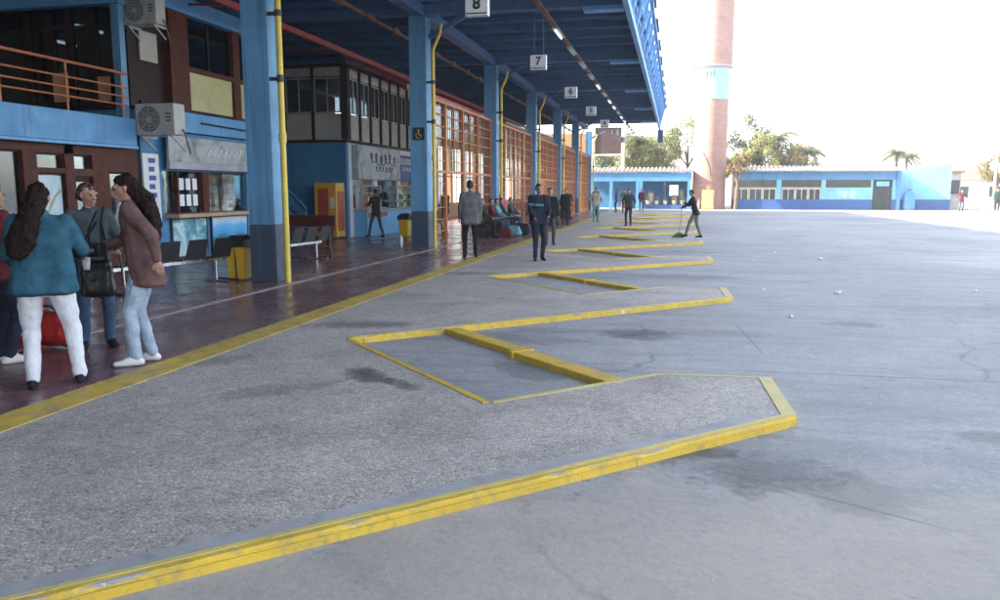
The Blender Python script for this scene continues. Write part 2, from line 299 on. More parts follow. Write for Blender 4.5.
# ------------------------------------------------------------------ builders
class MB:
    """collects solids and links them as one mesh object"""
    def __init__(s): s.v = []; s.f = []; s.sm = []
    def add(s, vs, fs, smooth=False):
        o = len(s.v); s.v += [tuple(v) for v in vs]; s.f += [tuple(i + o for i in f) for f in fs]; s.sm += [smooth] * len(fs); return s
    def box(s, x0, x1, y0, y1, z0, z1):
        if x0 > x1: x0, x1 = x1, x0
        if y0 > y1: y0, y1 = y1, y0
        if z0 > z1: z0, z1 = z1, z0
        vs = [(x0, y0, z0), (x1, y0, z0), (x1, y1, z0), (x0, y1, z0), (x0, y0, z1), (x1, y0, z1), (x1, y1, z1), (x0, y1, z1)]
        return s.add(vs, [(0, 3, 2, 1), (4, 5, 6, 7), (0, 1, 5, 4), (1, 2, 6, 5), (2, 3, 7, 6), (3, 0, 4, 7)])
    def prism(s, pts, z0, z1):
        a = sum(pts[i][0] * pts[(i + 1) % len(pts)][1] - pts[(i + 1) % len(pts)][0] * pts[i][1] for i in range(len(pts)))
        if a < 0: pts = pts[::-1]
        n = len(pts); vs = [(p[0], p[1], z0) for p in pts] + [(p[0], p[1], z1) for p in pts]
        return s.add(vs, [tuple(range(n))[::-1], tuple(range(n, 2 * n))] + [(i, (i + 1) % n, n + (i + 1) % n, n + i) for i in range(n)])
    def bar(s, p0, p1, w, h=None, up=(0, 0, 1)):
        """rectangular bar between two points"""
        h = h or w; p0, p1 = Vector(p0), Vector(p1); d = (p1 - p0).normalized(); u = Vector(up)
        if abs(d.dot(u)) > 0.98: u = Vector((1, 0, 0))
        a = d.cross(u).normalized(); b = a.cross(d).normalized(); vs = []
        for p in (p0, p1):
            for i, j in ((-1, -1), (1, -1), (1, 1), (-1, 1)): vs.append(p + a * i * w / 2 + b * j * h / 2)
        return s.add(vs, [(3, 2, 1, 0), (4, 5, 6, 7), (0, 1, 5, 4), (1, 2, 6, 5), (2, 3, 7, 6), (3, 0, 4, 7)])
    def cyl(s, p0, p1, r0, r1=None, n=12, cap=True):
        r1 = r0 if r1 is None else r1; p0, p1 = Vector(p0), Vector(p1); d = (p1 - p0).normalized(); u = Vector((0, 0, 1))
        if abs(d.dot(u)) > 0.98: u = Vector((1, 0, 0))
        a = d.cross(u).normalized(); b = a.cross(d)
        vs = [p + (a * math.cos(2 * math.pi * i / n) + b * math.sin(2 * math.pi * i / n)) * r for p, r in ((p0, r0), (p1, r1)) for i in range(n)]
        s.add(vs, [(i, n + i, n + (i + 1) % n, (i + 1) % n) for i in range(n)], True)
        if cap:
            s.add(vs[:n], [tuple(range(n))]); s.add(vs[n:], [tuple(range(n))[::-1]])
        return s
    def tube(s, pts, r, n=8):
        for i in range(len(pts) - 1): s.cyl(pts[i], pts[i + 1], r, n=n)
        return s
    def lathe(s, prof, n=24, c=(0, 0)):
        vs = [(c[0] + r * math.cos(2 * math.pi * i / n), c[1] + r * math.sin(2 * math.pi * i / n), z) for r, z in prof for i in range(n)]
        fs = [(k * n + i, k * n + (i + 1) % n, (k + 1) * n + (i + 1) % n, (k + 1) * n + i) for k in range(len(prof) - 1) for i in range(n)]
        return s.add(vs, fs, True)
    def build(s, name, mat, parent=None, bevel=0, off=None):
        me = bpy.data.meshes.new(name)
        o_ = off if off is not None else (ROOT_LOC.get(root_of(parent).name, (0, 0, 0)) if parent else (0, 0, 0))
        me.from_pydata([(v[0] - o_[0], v[1] - o_[1], v[2] - o_[2]) for v in s.v], [], s.f)
        me.polygons.foreach_set('use_smooth', s.sm); me.update()
        if bevel:
            bm = bmesh.new(); bm.from_mesh(me)
            bmesh.ops.bevel(bm, geom=[e for e in bm.edges if e.calc_face_angle(0) > 0.5], offset=bevel, segments=2, affect='EDGES', profile=0.6)
            bm.to_mesh(me); bm.free()
        me.materials.append(M[mat] if isinstance(mat, str) else mat)
        o = bpy.data.objects.new(name, me); COL.objects.link(o)
        if parent: o.parent = parent
        return o
ROOT_LOC = {}
def root_of(o):
    while o.parent: o = o.parent
    return o
def tag(o, label=None, cat=None, group=None, kind=None):
    if label: o['label'] = label
    if cat: o['category'] = cat
    if group: o['group'] = group
    if kind: o['kind'] = kind
    return o
def thing(name, label, cat, loc=(0, 0, 0), group=None):
    o = bpy.data.objects.new(name, None); o.empty_display_size = 0.2; COL.objects.link(o); o.location = loc
    ROOT_LOC[o.name] = tuple(loc); return tag(o, label, cat, group)
def struct(name, mb, mat): return tag(mb.build(name, mat), kind='structure')
def single(name, mb, mat, label, cat, loc, group=None, bevel=0):
    o = mb.build(name, mat, None, bevel, off=loc); o.location = loc; return tag(o, label, cat, group)
def kids(o): return list(o.children)
def copy_tree(o, parent=None):
    c = o.copy(); COL.objects.link(c); c.parent = parent
    for ch in kids(o): copy_tree(ch, c)
    return c
def place_copy(o, loc, rz, label):
    c = copy_tree(o); c.location = loc; c.rotation_euler = (0, 0, rz); c['label'] = label; return c
def text_mesh(name, txt, size, mat, parent, loc, rot, ext=0.004, bold=True):
    cu = bpy.data.curves.new('t', 'FONT'); cu.body = txt; cu.size = size; cu.extrude = ext; cu.align_x = 'CENTER'; cu.align_y = 'CENTER'
    if bold: cu.offset = size * 0.022
    to = bpy.data.objects.new('t', cu); COL.objects.link(to); bpy.context.view_layer.update()
    me = bpy.data.meshes.new_from_object(to.evaluated_get(bpy.context.evaluated_depsgraph_get())); bpy.data.objects.remove(to)
    me.transform(Matrix.Translation(loc) @ rot); me.name = name
    me.materials.clear(); me.materials.append(M[mat]); o = bpy.data.objects.new(name, me); COL.objects.link(o); o.parent = parent; return o
ROT_S = Matrix.Rotation(R(90), 4, 'X')                                   # faces -Y
ROT_E = Matrix.Rotation(R(90), 4, 'Z') @ Matrix.Rotation(R(90), 4, 'X')   # faces +X
ORD = ['first', 'second', 'third', 'fourth', 'fifth', 'sixth', 'seventh', 'eighth', 'ninth', 'tenth', 'eleventh', 'twelfth']

# ------------------------------------------------------------------ ground, platform, kerbs
g = MB(); g.add([(-600, -300, 0.09), (600, -300, 0.09), (600, 900, 0.09), (-600, 900, 0.09)], [(0, 1, 2, 3)]); struct('ground', g, 'worn_concrete_lot')
PZ = 0.15; STEP = 6.35; N0, N1 = -3, 9
agg, bord, ker, pal, stp = MB(), MB(), MB(), MB(), MB()
def inset_strip(a, b, wdt, out=0.0, side=1):
    """quad strip along segment a->b, from out outside to wdt inside; inside lies left of a->b when side=1"""
    dx, dy = b[0] - a[0], b[1] - a[1]; L = math.hypot(dx, dy); nx, ny = -dy / L * side, dx / L * side
    return [(a[0] - nx * out, a[1] - ny * out), (b[0] - nx * out, b[1] - ny * out), (b[0] + nx * wdt, b[1] + ny * wdt), (a[0] + nx * wdt, a[1] + ny * wdt)]
def rough_kerb(mb, a, b, wdt, out, z0, z1):
    """kerb cast in short lengths: worn arris, small chips, slight wobble"""
    L = math.hypot(b[0] - a[0], b[1] - a[1]); m = int(L / .11); dx, dy = (b[0] - a[0]) / L, (b[1] - a[1]) / L; nx, ny = -dy, dx; vs = []
    for i in range(m + 1):
        t_ = L * i / m; jo = random.uniform(-.003, .003); c = random.uniform(.006, .013) if random.random() < .86 else random.uniform(.02, .034); jz = random.uniform(-.002, .002)
        for o_, z in ((-out + jo, z0), (-out + jo, z1 - c), (-out + jo + c, z1 + jz), (wdt, z1 + jz), (wdt, z0)): vs.append((a[0] + dx * t_ + nx * o_, a[1] + dy * t_ + ny * o_, z))
    fs = [(5 * i + k, 5 * i + 5 + k, 5 * i + 6 + k, 5 * i + 1 + k) for i in range(m) for k in range(4)] + [(0, 1, 2, 3, 4), tuple(range(5 * m, 5 * m + 5))[::-1]]
    mb.add(vs, fs)
for n in range(N0, N1):
    d = STEP * n
    Nn = (-3.4, 1.42 + d); A = (0.88, 5.70 + d); B = (0.84, 6.88 + d); C_ = (-0.13, 6.81 + d); E_ = (-1.33, 5.61 + d); N2 = (-3.4, 7.77 + d)
    agg.prism([(-4.45, Nn[1]), Nn, A, B, C_, E_, N2, (-4.45, N2[1])], -0.2, PZ)
    # smooth trowelled border, laid as sheets a few millimetres up
    bord.prism(inset_strip((-3.25, 1.57 + d), (0.70, 5.52 + d), 0.20), PZ - 0.02, PZ + 0.004)
    # front kerb: yellow, stands 8 mm proud of the slab face
    rough_kerb(ker, (-3.42, 1.40 + d), A, 0.075, 0.012, -0.05, PZ + 0.006)
    ker.prism(inset_strip((-3.30, 1.52 + d), (-0.2, 4.62 + d), 0.05, 0.026), -0.05, PZ - 0.018)
    ker.prism(inset_strip((-0.195, 4.625 + d), (0.87, 5.69 + d), 0.05, 0.024), -0.05, PZ - 0.02)
    pal.prism(inset_strip((0.885, 5.72 + d), B, 0.10, 0.008), -0.05, PZ + 0.007)
    pal.prism(inset_strip((0.82, 6.885 + d), C_, 0.03, 0.006), -0.05, PZ + 0.006)
    pal.prism(inset_strip((-0.14, 6.80 + d), (-1.325, 5.615 + d), 0.04, 0.006), -0.05, PZ + 0.006)
    pal.prism(inset_strip((-3.38, 1.44 + d), (0.84, 5.66 + d), 0.076, -0.040), -0.02, PZ + 0.0085)
    stp.prism(inset_strip((-1.34, 5.60 + d), (-3.385, 7.735 + d), 0.055, 0.006), -0.05, PZ + 0.006)
struct('platform', agg, 'exposed_aggregate'); struct('platform_border', bord, 'smooth_concrete')
struct('kerb', ker, 'yellow_kerb_paint'); struct('kerb_edge', pal, 'pale_edge_paint'); struct('bay_edge', stp, 'yellow_kerb_paint')
fl = MB(); fl.box(-16, -4.45, -30, 66, -0.2, PZ); struct('concourse_floor', fl, 'polished_floor')
ln = MB(); ln.box(-4.68, -4.34, -30, 64.6, PZ - 0.02, PZ + 0.005); struct('yellow_edge_stripe', ln, 'yellow_stripe_paint')
ln = MB(); ln.box(-6.48, -6.38, -30, 64.6, PZ - 0.02, PZ + 0.005); struct('floor_line', ln, 'pink_line_paint')
# wheel stops across the closed end of each bay
def wheel_stop(n):
    d = STEP * n
    t = thing('wheel_stop', 'yellow concrete bar across the %s bay counted from the camera' % ORD[n], 'wheel stop', (-1.55, 7.5 + d, 0), 'yellow wheel stop bars across the bays')
    def quad(u0, u1, c0, c1):   # u along (x-y), c = x+y
        pts = []
        for u, c in ((u0, c0), (u1, c0), (u1, c1), (u0, c1)): pts.append(((c + u) / 2, (c - u) / 2 + d))
        return pts
    b = MB(); b.prism(quad(-11.13, -9.06, 5.98, 6.24), -0.05, 0.153); b.build('low_bar', 'yellow_kerb_paint', t, 0.012)
    b = MB(); b.prism(quad(-8.94, -6.98, 5.90, 6.19), -0.05, 0.156); b.build('wide_bar', 'yellow_kerb_paint', t, 0.012)
    b = MB(); b.prism(quad(-9.055, -8.945, 5.87, 6.26), -0.05, 0.162); b.build('joint_block', 'yellow_kerb_paint', t, 0.008)
for n in range(0, 8): wheel_stop(n)
# paper scraps
for k, (x, y, lab) in enumerate(((-0.66, 10.5, 'crumpled white paper scrap just beyond the tip of the second bay'), (3.45, 19.9, 'larger white scrap in the middle distance of the lot'), (2.6, 13.39, 'white scrap lying alone on the grey lot, right of centre'),
        (1.47, 13.5, 'small pale scrap nearest the second island tip'), (1.53, 10.71, 'pale litter flake on the lot between the two nearest oil marks'), (4.87, 14.14, 'tiny white flake far right on the lot'), (2.6, 21.57, 'small pale flake farthest out among the lot litter'), (1.85, 19.1, 'pale flake left of the larger white scrap'))):
    s_ = MB(); r = 0.05 if k < 3 else 0.03
    pts = []
    for i in range(7):
        a = i * 0.9; q = r * random.uniform(0.6, 1.2); pts.append((x + q * math.cos(a), y + q * math.sin(a), 0.006 + random.uniform(0, r * 1.1)))
    top = (x, y, 0.01 + r * 0.9); s_.add(pts + [top] + [(p[0] * .98 + x * .02, p[1] * .98 + y * .02, 0.004) for p in pts], [(i, (i + 1) % 7, 7) for i in range(7)] + [(i, 8 + i, 8 + (i + 1) % 7, (i + 1) % 7) for i in range(7)])
    s_.v = [(a_, b_, c_ + .09) for a_, b_, c_ in s_.v]
    single('paper_scrap', s_, 'paper_white', lab, 'litter', (x, y, 0))

# ------------------------------------------------------------------ columns
CY = [12.6 + 8.6 * n for n in range(-3, 7)]
t = thing('column', '', 'column', (0, 0, 0), 'blue columns with yellow downpipes along the platform')
b = MB(); b.box(-.235, .225, -.24, .24, 1.15, 6.42)
b.box(-.245, -.16, -.249, -.241, 1.15, 6.42).box(.15, .235, -.249, -.241, 1.15, 6.42); b.build('shaft', 'column_blue', t, 0.01)
b = MB(); b.box(-.25, .25, -.26, .26, PZ, 1.15); b.build('painted_base', 'column_base_navy', t, 0.01)
b = MB(); b.tube([(.42, -.20, PZ), (.42, -.20, 5.55)], .052, 12).tube([(.42, -.20, 5.53), (.62, -.20, 5.95), (.66, -.20, 6.2)], .05, 12)
pp = b.build('downpipe', 'pipe_yellow', t)
b = MB(); b.cyl((.42, -.20, 3.55), (.42, -.20, 3.67), .062).box(.22, .42, -.22, -.18, 3.58, 3.64); b.build('pipe_clamp', 'clamp_dark', pp)
b = MB(); b.cyl((.42, -.20, 4.62), (.42, -.20, 4.72), .064).box(.22, .42, -.22, -.18, 4.64, 4.70); b.build('pipe_clamp', 'clamp_dark', pp)
b = MB(); b.cyl((.42, -.20, 2.55), (.42, -.20, 2.72), .066); b.build('pipe_collar', 'pipe_yellow', pp)
vis = ['nearest tall blue column beside the yellow bin', 'second blue column from the camera, with a small dark notice on it', 'third blue column from the camera, behind the man in grey',
       'fourth blue column from the camera', 'fifth blue column from the camera', 'sixth blue column from the camera', 'farthest blue column of the row']
for i, y in enumerate(CY):
    lab = vis[i - 3] if i >= 3 else 'blue column behind the camera, number %d back' % (3 - i)
    if i == 0: t.location = (-7, y, 0); t['label'] = 'blue column behind the camera, farthest back'
    else: place_copy(t, (-7, y, 0), 0, lab)
# notice on the second column
nt_ = thing('column_notice', 'small black notice with a yellow pictogram on the second blue column', 'sign', (-7.0, 20.94, 3.28))
b = MB(); b.box(-7.17, -6.83, 20.935, 20.942, 3.12, 3.46); b.build('notice_panel', 'ink_black', nt_)
b = MB(); b.cyl((-7.0, 20.93, 3.38), (-7.0, 20.934, 3.38), .03).bar((-7.0, 20.932, 3.36), (-6.99, 20.932, 3.26), .03, .004, (0, 1, 0)).bar((-6.99, 20.932, 3.26), (-6.92, 20.932, 3.25), .022, .004, (0, 1, 0))
b.tube([(-7.0 + .075 * math.cos(a), 20.932, 3.24 + .075 * math.sin(a)) for a in [x * .4 + 2.2 for x in range(12)]], .008, 6); b.build('pictogram', 'pipe_yellow', nt_)

# ------------------------------------------------------------------ canopy
cn = thing('canopy', 'huge dark blue roof canopy over the concourse with light blue outer fascia', 'canopy', (-7, 15, 6.9))
b = MB(); b.box(-18, -1.3, -30, 62.5, 6.92, 7.0); b.build('roof_deck', 'roof_navy', cn)
b = MB()
y = -29.3
while y < 62.3:
    b.box(-17.9, -1.42, y - .05, y + .05, 6.74, 6.918); y += 1.433
b.build('purlins', 'beam_navy', cn)
for i, y in enumerate(CY[:-1]):
    b = MB(); b.box(-17.8, -7.17, y - .16, y + .16, 6.50, 6.735); b.box(-6.83, -1.45, y - .16, y + .16, 6.47, 6.735)
    b.build('beam', 'beam_navy', cn)
    b = MB(); b.box(-2.5, -1.46, y - .20, y + .20, 6.36, 6.465); b.build('beam_end', 'fascia_blue', cn)
b = MB(); b.box(-7.16, -6.84, -30, 62.3, 6.43, 6.73); b.build('girder', 'beam_navy', cn)
for y in CY:
    b = MB(); b.bar((-6.77, y + .05, 5.9), (-5.7, y + .05, 6.46), .08, .12); b.build('brace', 'beam_navy', cn)
b = MB(); b.box(-1.42, -1.28, -30, 62.5, 6.30, 6.52); b.build('bottom_chord', 'fascia_blue', cn)
b = MB(); b.bar((-0.98, -30, 7.95), (-0.98, 62.5, 7.95), .12, .16); b.build('top_chord', 'fascia_blue', cn)
b = MB(); b.bar((-1.20, -30, 7.2), (-1.20, 62.5, 7.2), .08, .10); b.build('middle_chord', 'fascia_blue', cn)
b = MB(); b.add([(-1.40, -30, 6.53), (-1.40, 62.5, 6.53), (-1.10, 62.5, 7.95), (-1.10, -30, 7.95), (-1.44, -30, 6.53), (-1.44, 62.5, 6.53), (-1.14, 62.5, 7.95), (-1.14, -30, 7.95)],
               [(0, 1, 2, 3), (7, 6, 5, 4), (0, 4, 5, 1), (3, 2, 6, 7), (0, 3, 7, 4), (1, 5, 6, 2)]); b.build('fascia_panel', 'fascia_deep', cn)
b = MB(); y = -29.6
while y < 62.3:
    b.bar((-1.30, y, 6.53), (-1.0, y, 7.9), .09, .10, (0, 1, 0)); b.bar((-1.30, y + .08, 6.55), (-1.03, y + 2.0, 7.87), .05, .06, (0, 1, 0)); y += 2.15
b.build('fascia_ribs', 'fascia_blue', cn)
y = -29.6
while y < 60.8:
    b = MB(); b.box(-1.04, -0.84, y, y + 2.6, 8.035, 8.075); y += 4.3; b.build('roof_edge_cap', 'roof_cap_brown', cn)
b = MB(); b.box(-1.5, -1.1, 62.0, 62.45, 5.35, 6.295); b.build('end_drop', 'roof_navy', cn)
# conduit with tube lights
cd = thing('lighting_conduit', 'long rusty conduit under the canopy carrying the tube lights', 'conduit', (-3.35, 15, 6.1))
b = MB(); b.box(-3.42, -3.30, -20, 63, 6.14, 6.2)
for y in CY: b.cyl((-3.36, y, 6.2), (-3.36, y, 6.47), .012)
b.build('trunking', 'rust', cd)
ly = [22.5 + 2.9 * k for k in range(14)]
for k, y in enumerate(ly):
    lt = thing('tube_light', 'slim tube light hung under the conduit, %s lamp of the row from the camera' % (ORD[k] if k < 12 else ('thirteenth' if k == 12 else 'farthest')), 'lamp', (-3.36, y, 6.1), 'tube lights along the conduit')
    b = MB(); b.box(-3.44, -3.28, y - .65, y + .65, 6.095, 6.137); b.build('housing', 'lamp_off', lt)
    b = MB(); b.cyl((-3.36, y - .6, 6.07), (-3.36, y + .6, 6.07), .024, n=8); b.build('tube', 'lamp_tube' if k in (0, 4, 6, 7, 9, 10, 12, 13) else 'lamp_off', lt)
b = MB()
b.cyl((-8.1, -20, 6.3), (-8.1, 63, 6.3), .05)
for k in range(30): b.box(-8.17, -8.03, 4 + k * 2.0, 4.5 + k * 2.0, 6.22, 6.38)
single('overhead_pipe', b, 'rust', 'rusty pipe running under the dark canopy above the columns', 'pipe', (-8.1, 15, 6.3))
# red truss
rt = thing('roof_truss', 'thin dark red steel truss running under the canopy', 'truss', (-9.6, 20, 5.8))
b = MB(); b.bar((-9.6, -10, 5.75), (-9.6, 64, 5.75), .10, .14).bar((-11.0, -10, 6.35), (-11.0, 64, 6.35), .06, .08); b.build('chord', 'truss_red', rt)
b = MB()
for k in range(24):
    y = -8 + k * 3.0; b.bar((-9.6, y, 5.75), (-12.6, y + .2, 5.95), .05); b.bar((-9.6, y, 5.75), (-11.0, y + 1.5, 6.35), .04)
b.build('struts', 'truss_red', rt)
# platform number boxes
for k, num in enumerate('87654321'[:7]):
    y = 13.75 + 6.3 * k
    t = thing('platform_sign', 'white box sign reading %s, %s of the hanging row from the camera' % (num, ORD[k]), 'sign', (-3.5, y, 4.93), 'hanging platform number signs')
    b = MB(); b.box(-3.71, -3.30, y, y + .16, 4.77, 5.13); b.build('sign_box', 'sign_white', t, 0.012)
    b = MB(); b.box(-3.70, -3.31, y - .006, y - .002, 4.80, 4.82); b.build('base_line', 'ink_black', t)
    text_mesh('number', num, 0.28, 'ink_black', t, (0, -.008, .04), ROT_S)
    b = MB(); b.cyl((-3.62, y + .1, 5.13), (-3.62, y + .1, 6.73), .008, n=6).cyl((-3.39, y + .1, 5.13), (-3.39, y + .1, 6.73), .008, n=6); b.build('hanger', 'beam_navy', t)

# ------------------------------------------------------------------ near terminal building (shops, terrace)
XW = -10.8
nb = thing('terminal_building', 'two storey blue terminal block with orange railed terrace and shop fronts', 'building', (XW, 14, 0))
b = MB(); b.box(-17.8, -10.62, -30, 13.98, 2.62, 3.16); b.build('terrace_slab', 'wall_blue', nb, 0.015)
b = MB(); b.box(-10.66, -10.60, -30, 13.98, 2.565, 2.615); b.build('slab_drip_edge', 'fascia_blue', nb)
b = MB(); b.box(-17.7, -16.9, -30, 33, PZ, 6.9); b.build('rear_wall', 'interior_dark', nb)  # unseen wall, run on behind the camera to block sun from the platform
b = MB(); b.box(-16.85, -16.7, -20, 14, 3.17, 6.7); b.build('inner_wall', 'interior_wall', nb)
# ground floor: solid pieces between openings
def wallbits(name, mat, bits, x0=-11.0, x1=XW, parent=nb):
    b = MB()
    for y0, y1, z0, z1 in bits: b.box(x0, x1, y0, y1, z0, z1)
    return b.build(name, mat, parent)
wallbits('shop_front_frame', 'timber_red', [(11.28, 11.58, PZ, 2.56), (12.22, 12.44, PZ, 2.56), (12.90, 13.34, PZ, 2.56), (13.92, 14.2, PZ, 2.56), (11.58, 12.22, 2.05, 2.14), (12.44, 12.90, 2.0, 2.14),
         (11.58, 12.90, 2.40, 2.56), (13.34, 13.92, 2.1, 2.56), (-30, 11.28, 2.42, 2.56), (9.2, 9.45, PZ, 2.42), (7.0, 7.2, PZ, 2.42), (-30, 6.0, PZ, 2.42), (11.58, 12.22, PZ, .5), (13.34, 13.92, PZ, .9)])
for y0, y1, z0, z1, lab in ((9.45, 11.28, PZ, 2.42, 0), (7.2, 9.2, PZ, 2.42, 0), (11.58, 12.22, .5, 2.05, 0), (13.34, 13.92, .9, 2.1, 0), (11.58, 12.90, 2.14, 2.40, 0)):
    w_ = MB(); fr = 0.035
    if y0 < 12.22 or y0 > 12.5:
        for a in ((y0, y0 + fr, z0, z1), (y1 - fr, y1, z0, z1)): w_.box(-10.93, -10.86, *a)
        w_.box(-10.93, -10.86, y0 + fr, y1 - fr, z1 - fr, z1)
    wf = w_.build('window', 'timber_dark', nb)
    p = MB(); p.box(-10.905, -10.895, y0 + fr, y1 - fr, z0, z1 - fr); p.build('pane', 'glass_clear', wf)
dr = MB(); dr.box(-10.93, -10.87, 12.45, 12.89, PZ, 0.35).box(-10.93, -10.87, 12.45, 12.53, .35, 2.0).box(-10.93, -10.87, 12.82, 12.89, .35, 2.0).box(-10.93, -10.87, 12.53, 12.82, 1.9, 2.0)
dro = dr.build('door', 'timber_dark', nb)
p = MB(); p.box(-10.905, -10.895, 12.53, 12.82, .35, 1.9); p.build('pane', 'glass_clear', dro)
p = MB(); p.cyl((-10.84, 12.56, 1.0), (-10.84, 12.56, 1.3), .012); p.build('handle', 'chrome', dro)
# ground floor rooms
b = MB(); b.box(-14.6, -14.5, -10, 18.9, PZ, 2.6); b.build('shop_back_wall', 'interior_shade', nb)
b = MB(); b.box(-14.45, -10.95, 14.24, 14.36, PZ, 2.58); b.build('party_wall', 'interior_wall', nb)
b = MB(); b.box(-17, -11.02, 18.9, 19.1, PZ, 6.5); b.build('end_wall', 'wall_blue_deep', nb)
# shop front with counters, Y 14.3..18.9
wallbits('counter_wall', 'wall_blue_deep', [(14.3, 14.95, PZ, 3.0), (14.95, 18.9, 2.16, 3.0), (18.35, 18.9, PZ, 2.16), (14.95, 18.35, PZ, 1.14)])
for a_ in ((16.42, 16.66), (15.45, 15.5)): wallbits('counter_mullion', 'timber_red', [(a_[0], a_[1], 1.24, 2.16)], -10.95, -10.79)
b = MB(); b.box(-11.0, -10.45, 14.98, 18.33, 1.145, 1.225); b.build('counter_shelf', 'counter_tan', nb, 0.01)
for y0, y1 in ((14.95, 15.44), (15.51, 16.41), (16.67, 18.34)):
    p = MB(); p.box(-10.90, -10.89, y0, y1, 1.23, 2.16); p.build('serving_window', 'glass_clear', nb)
b = MB(); b.box(-17.5, -10.70, 14.9, 18.9, 3.02, 3.46); b.build('upper_slab', 'wall_blue', nb, 0.012)
b = MB(); b.cyl((-10.66, 16.3, 3.26), (-10.66, 18.85, 3.22), .02); b.build('slab_conduit', 'black_metal', nb)
# terrace rail
ra = MB()
for z in (3.42, 3.58, 3.76, 4.03): ra.cyl((-10.72, 0, z), (-10.72, 13.9, z), .018 if z < 4 else .028, n=8)
rail = ra.build('railing', 'rail_orange', nb)
for k in range(10):
    y = 13.75 - k * 1.45; p = MB(); p.cyl((-10.72, y, 3.16), (-10.72, y, 4.03), .02, n=8); p.build('baluster', 'rail_orange', rail)
# terrace posts and transverse beam
for x in (-10.82, -13.85):
    p = MB(); p.box(x - .09, x + .09, 13.80, 13.96, 3.165, 5.35); p.build('post', 'column_blue', nb, 0.008)
p = MB(); p.box(-17.4, -10.7, 13.78, 13.98, 5.355, 5.9); p.build('transverse_beam', 'wall_blue', nb)
p = MB(); p.box(-10.9, -10.68, 14.23, 19.0, 5.6, 5.95); p.build('eaves_beam', 'wall_blue', nb)
# glazed partition of the upper room facing the terrace (faces -Y)
b = MB()
for x, wd in ((-13.6, .12), (-13.05, .22), (-12.55, .16), (-12.0, .22), (-11.45, .12), (-11.05, .14)): b.box(x - wd / 2, x + wd / 2, 14.55, 14.68, 3.47, 5.6)
b.box(-17, -10.9, 14.56, 14.67, 3.47, 3.6); b.box(-17, -10.9, 14.56, 14.67, 5.05, 5.15); b.box(-17, -10.9, 14.56, 14.67, 5.45, 5.6); b.build('partition_frame', 'timber_dark', nb)
b = MB(); b.box(-16.8, -10.98, 14.61, 14.62, 3.6, 5.45); b.build('partition_glass', 'glass_dark', nb)
for a_ in ((-13.0, -12.62, 4.2), (-11.9, -11.6, 4.1)): b = MB(); b.box(a_[0], a_[1], 14.54, 14.55, 3.6, a_[2]); b.build('partition_panel', 'interior_warm', nb)
# upper room side wall (faces +X)
wallbits('corner_timber', 'timber_red', [(15.45, 16.12, 3.47, 5.6), (17.95, 18.25, 3.47, 5.6), (16.12, 17.95, 4.40, 4.50), (18.25, 19.0, 4.40, 4.50)], -10.98, -10.78)
wallbits('dark_infill', 'timber_dark', [(14.3, 15.45, 3.47, 5.6)], -11.05, -10.95)
wallbits('yellow_panel', 'panel_yellow', [(16.13, 17.94, 3.55, 4.395), (18.26, 19.0, 3.55, 4.395)], -10.93, -10.85)
wallbits('panel_sill', 'timber_dark', [(16.13, 17.94, 3.465, 3.545), (18.26, 19.0, 3.465, 3.545)], -10.95, -10.80)
uw = wallbits('upper_window', 'timber_dark', [(17.0, 17.06, 4.505, 5.6), (16.13, 16.18, 4.505, 5.6)], -10.93, -10.86)
b = MB(); b.box(-10.90, -10.89, 16.19, 17.94, 4.505, 5.6).box(-10.90, -10.89, 18.26, 19.0, 4.505, 5.6); b.build('pane', 'glass_dark', uw)
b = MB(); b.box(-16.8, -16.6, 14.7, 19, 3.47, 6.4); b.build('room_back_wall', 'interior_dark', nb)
# lamps seen in upper rooms
for x, y, z, lab in ((-12.9, 15.6, 5.3, 'lit ceiling lamp seen through the terrace glazing'), (-12.4, 17.2, 5.45, 'lit ceiling tube behind the upper side window'), (-14.3, 16.4, 5.2, 'lit ceiling lamp deep in the upper room')):
    t = thing('room_lamp', lab, 'lamp', (x, y, z)); b = MB(); b.box(x - .1, x + .1, y - .45, y + .45, z + .03, z + .07); b.build('housing', 'lamp_off', t)
    b = MB(); b.cyl((x, y - .42, z), (x, y + .42, z), .028); b.build('tube', 'lamp_tube', t)
# banner over the counters
mat_poster('banner_grey', [(0.3, (0.10, 0.12, 0.13)), (0.45, (0.22, 0.26, 0.26)), (0.55, (0.36, 0.36, 0.38)), (0.7, (0.30, 0.28, 0.34))], 1.7, 3)
mat_poster('banner_mauve', [(0.3, (0.20, 0.18, 0.24)), (0.7, (0.40, 0.38, 0.43))], 1.7, 5)
t = thing('shop_banner', 'long faded grey green banner above the two counter windows', 'banner', (-10.6, 16.8, 2.5))
b = MB(); b.box(-10.66, -10.60, 14.95, 18.75, 2.36, 2.90); b.build('picture_panel', 'banner_grey', t)
b = MB(); b.box(-10.67, -10.59, 14.95, 18.75, 2.20, 2.355); b.build('lower_strip', 'banner_mauve', t)
b = MB()
for k in range(7):
    y = 16.4 + k * .22; h = random.uniform(.12, .22); b.bar((-10.597, y, 2.52), (-10.597, y + .1, 2.52 + h), .03, .006, (1, 0, 0)).bar((-10.597, y + .1, 2.52 + h), (-10.597, y + .18, 2.55), .02, .006, (1, 0, 0))
b.build('faded_lettering', 'sign_white', t)
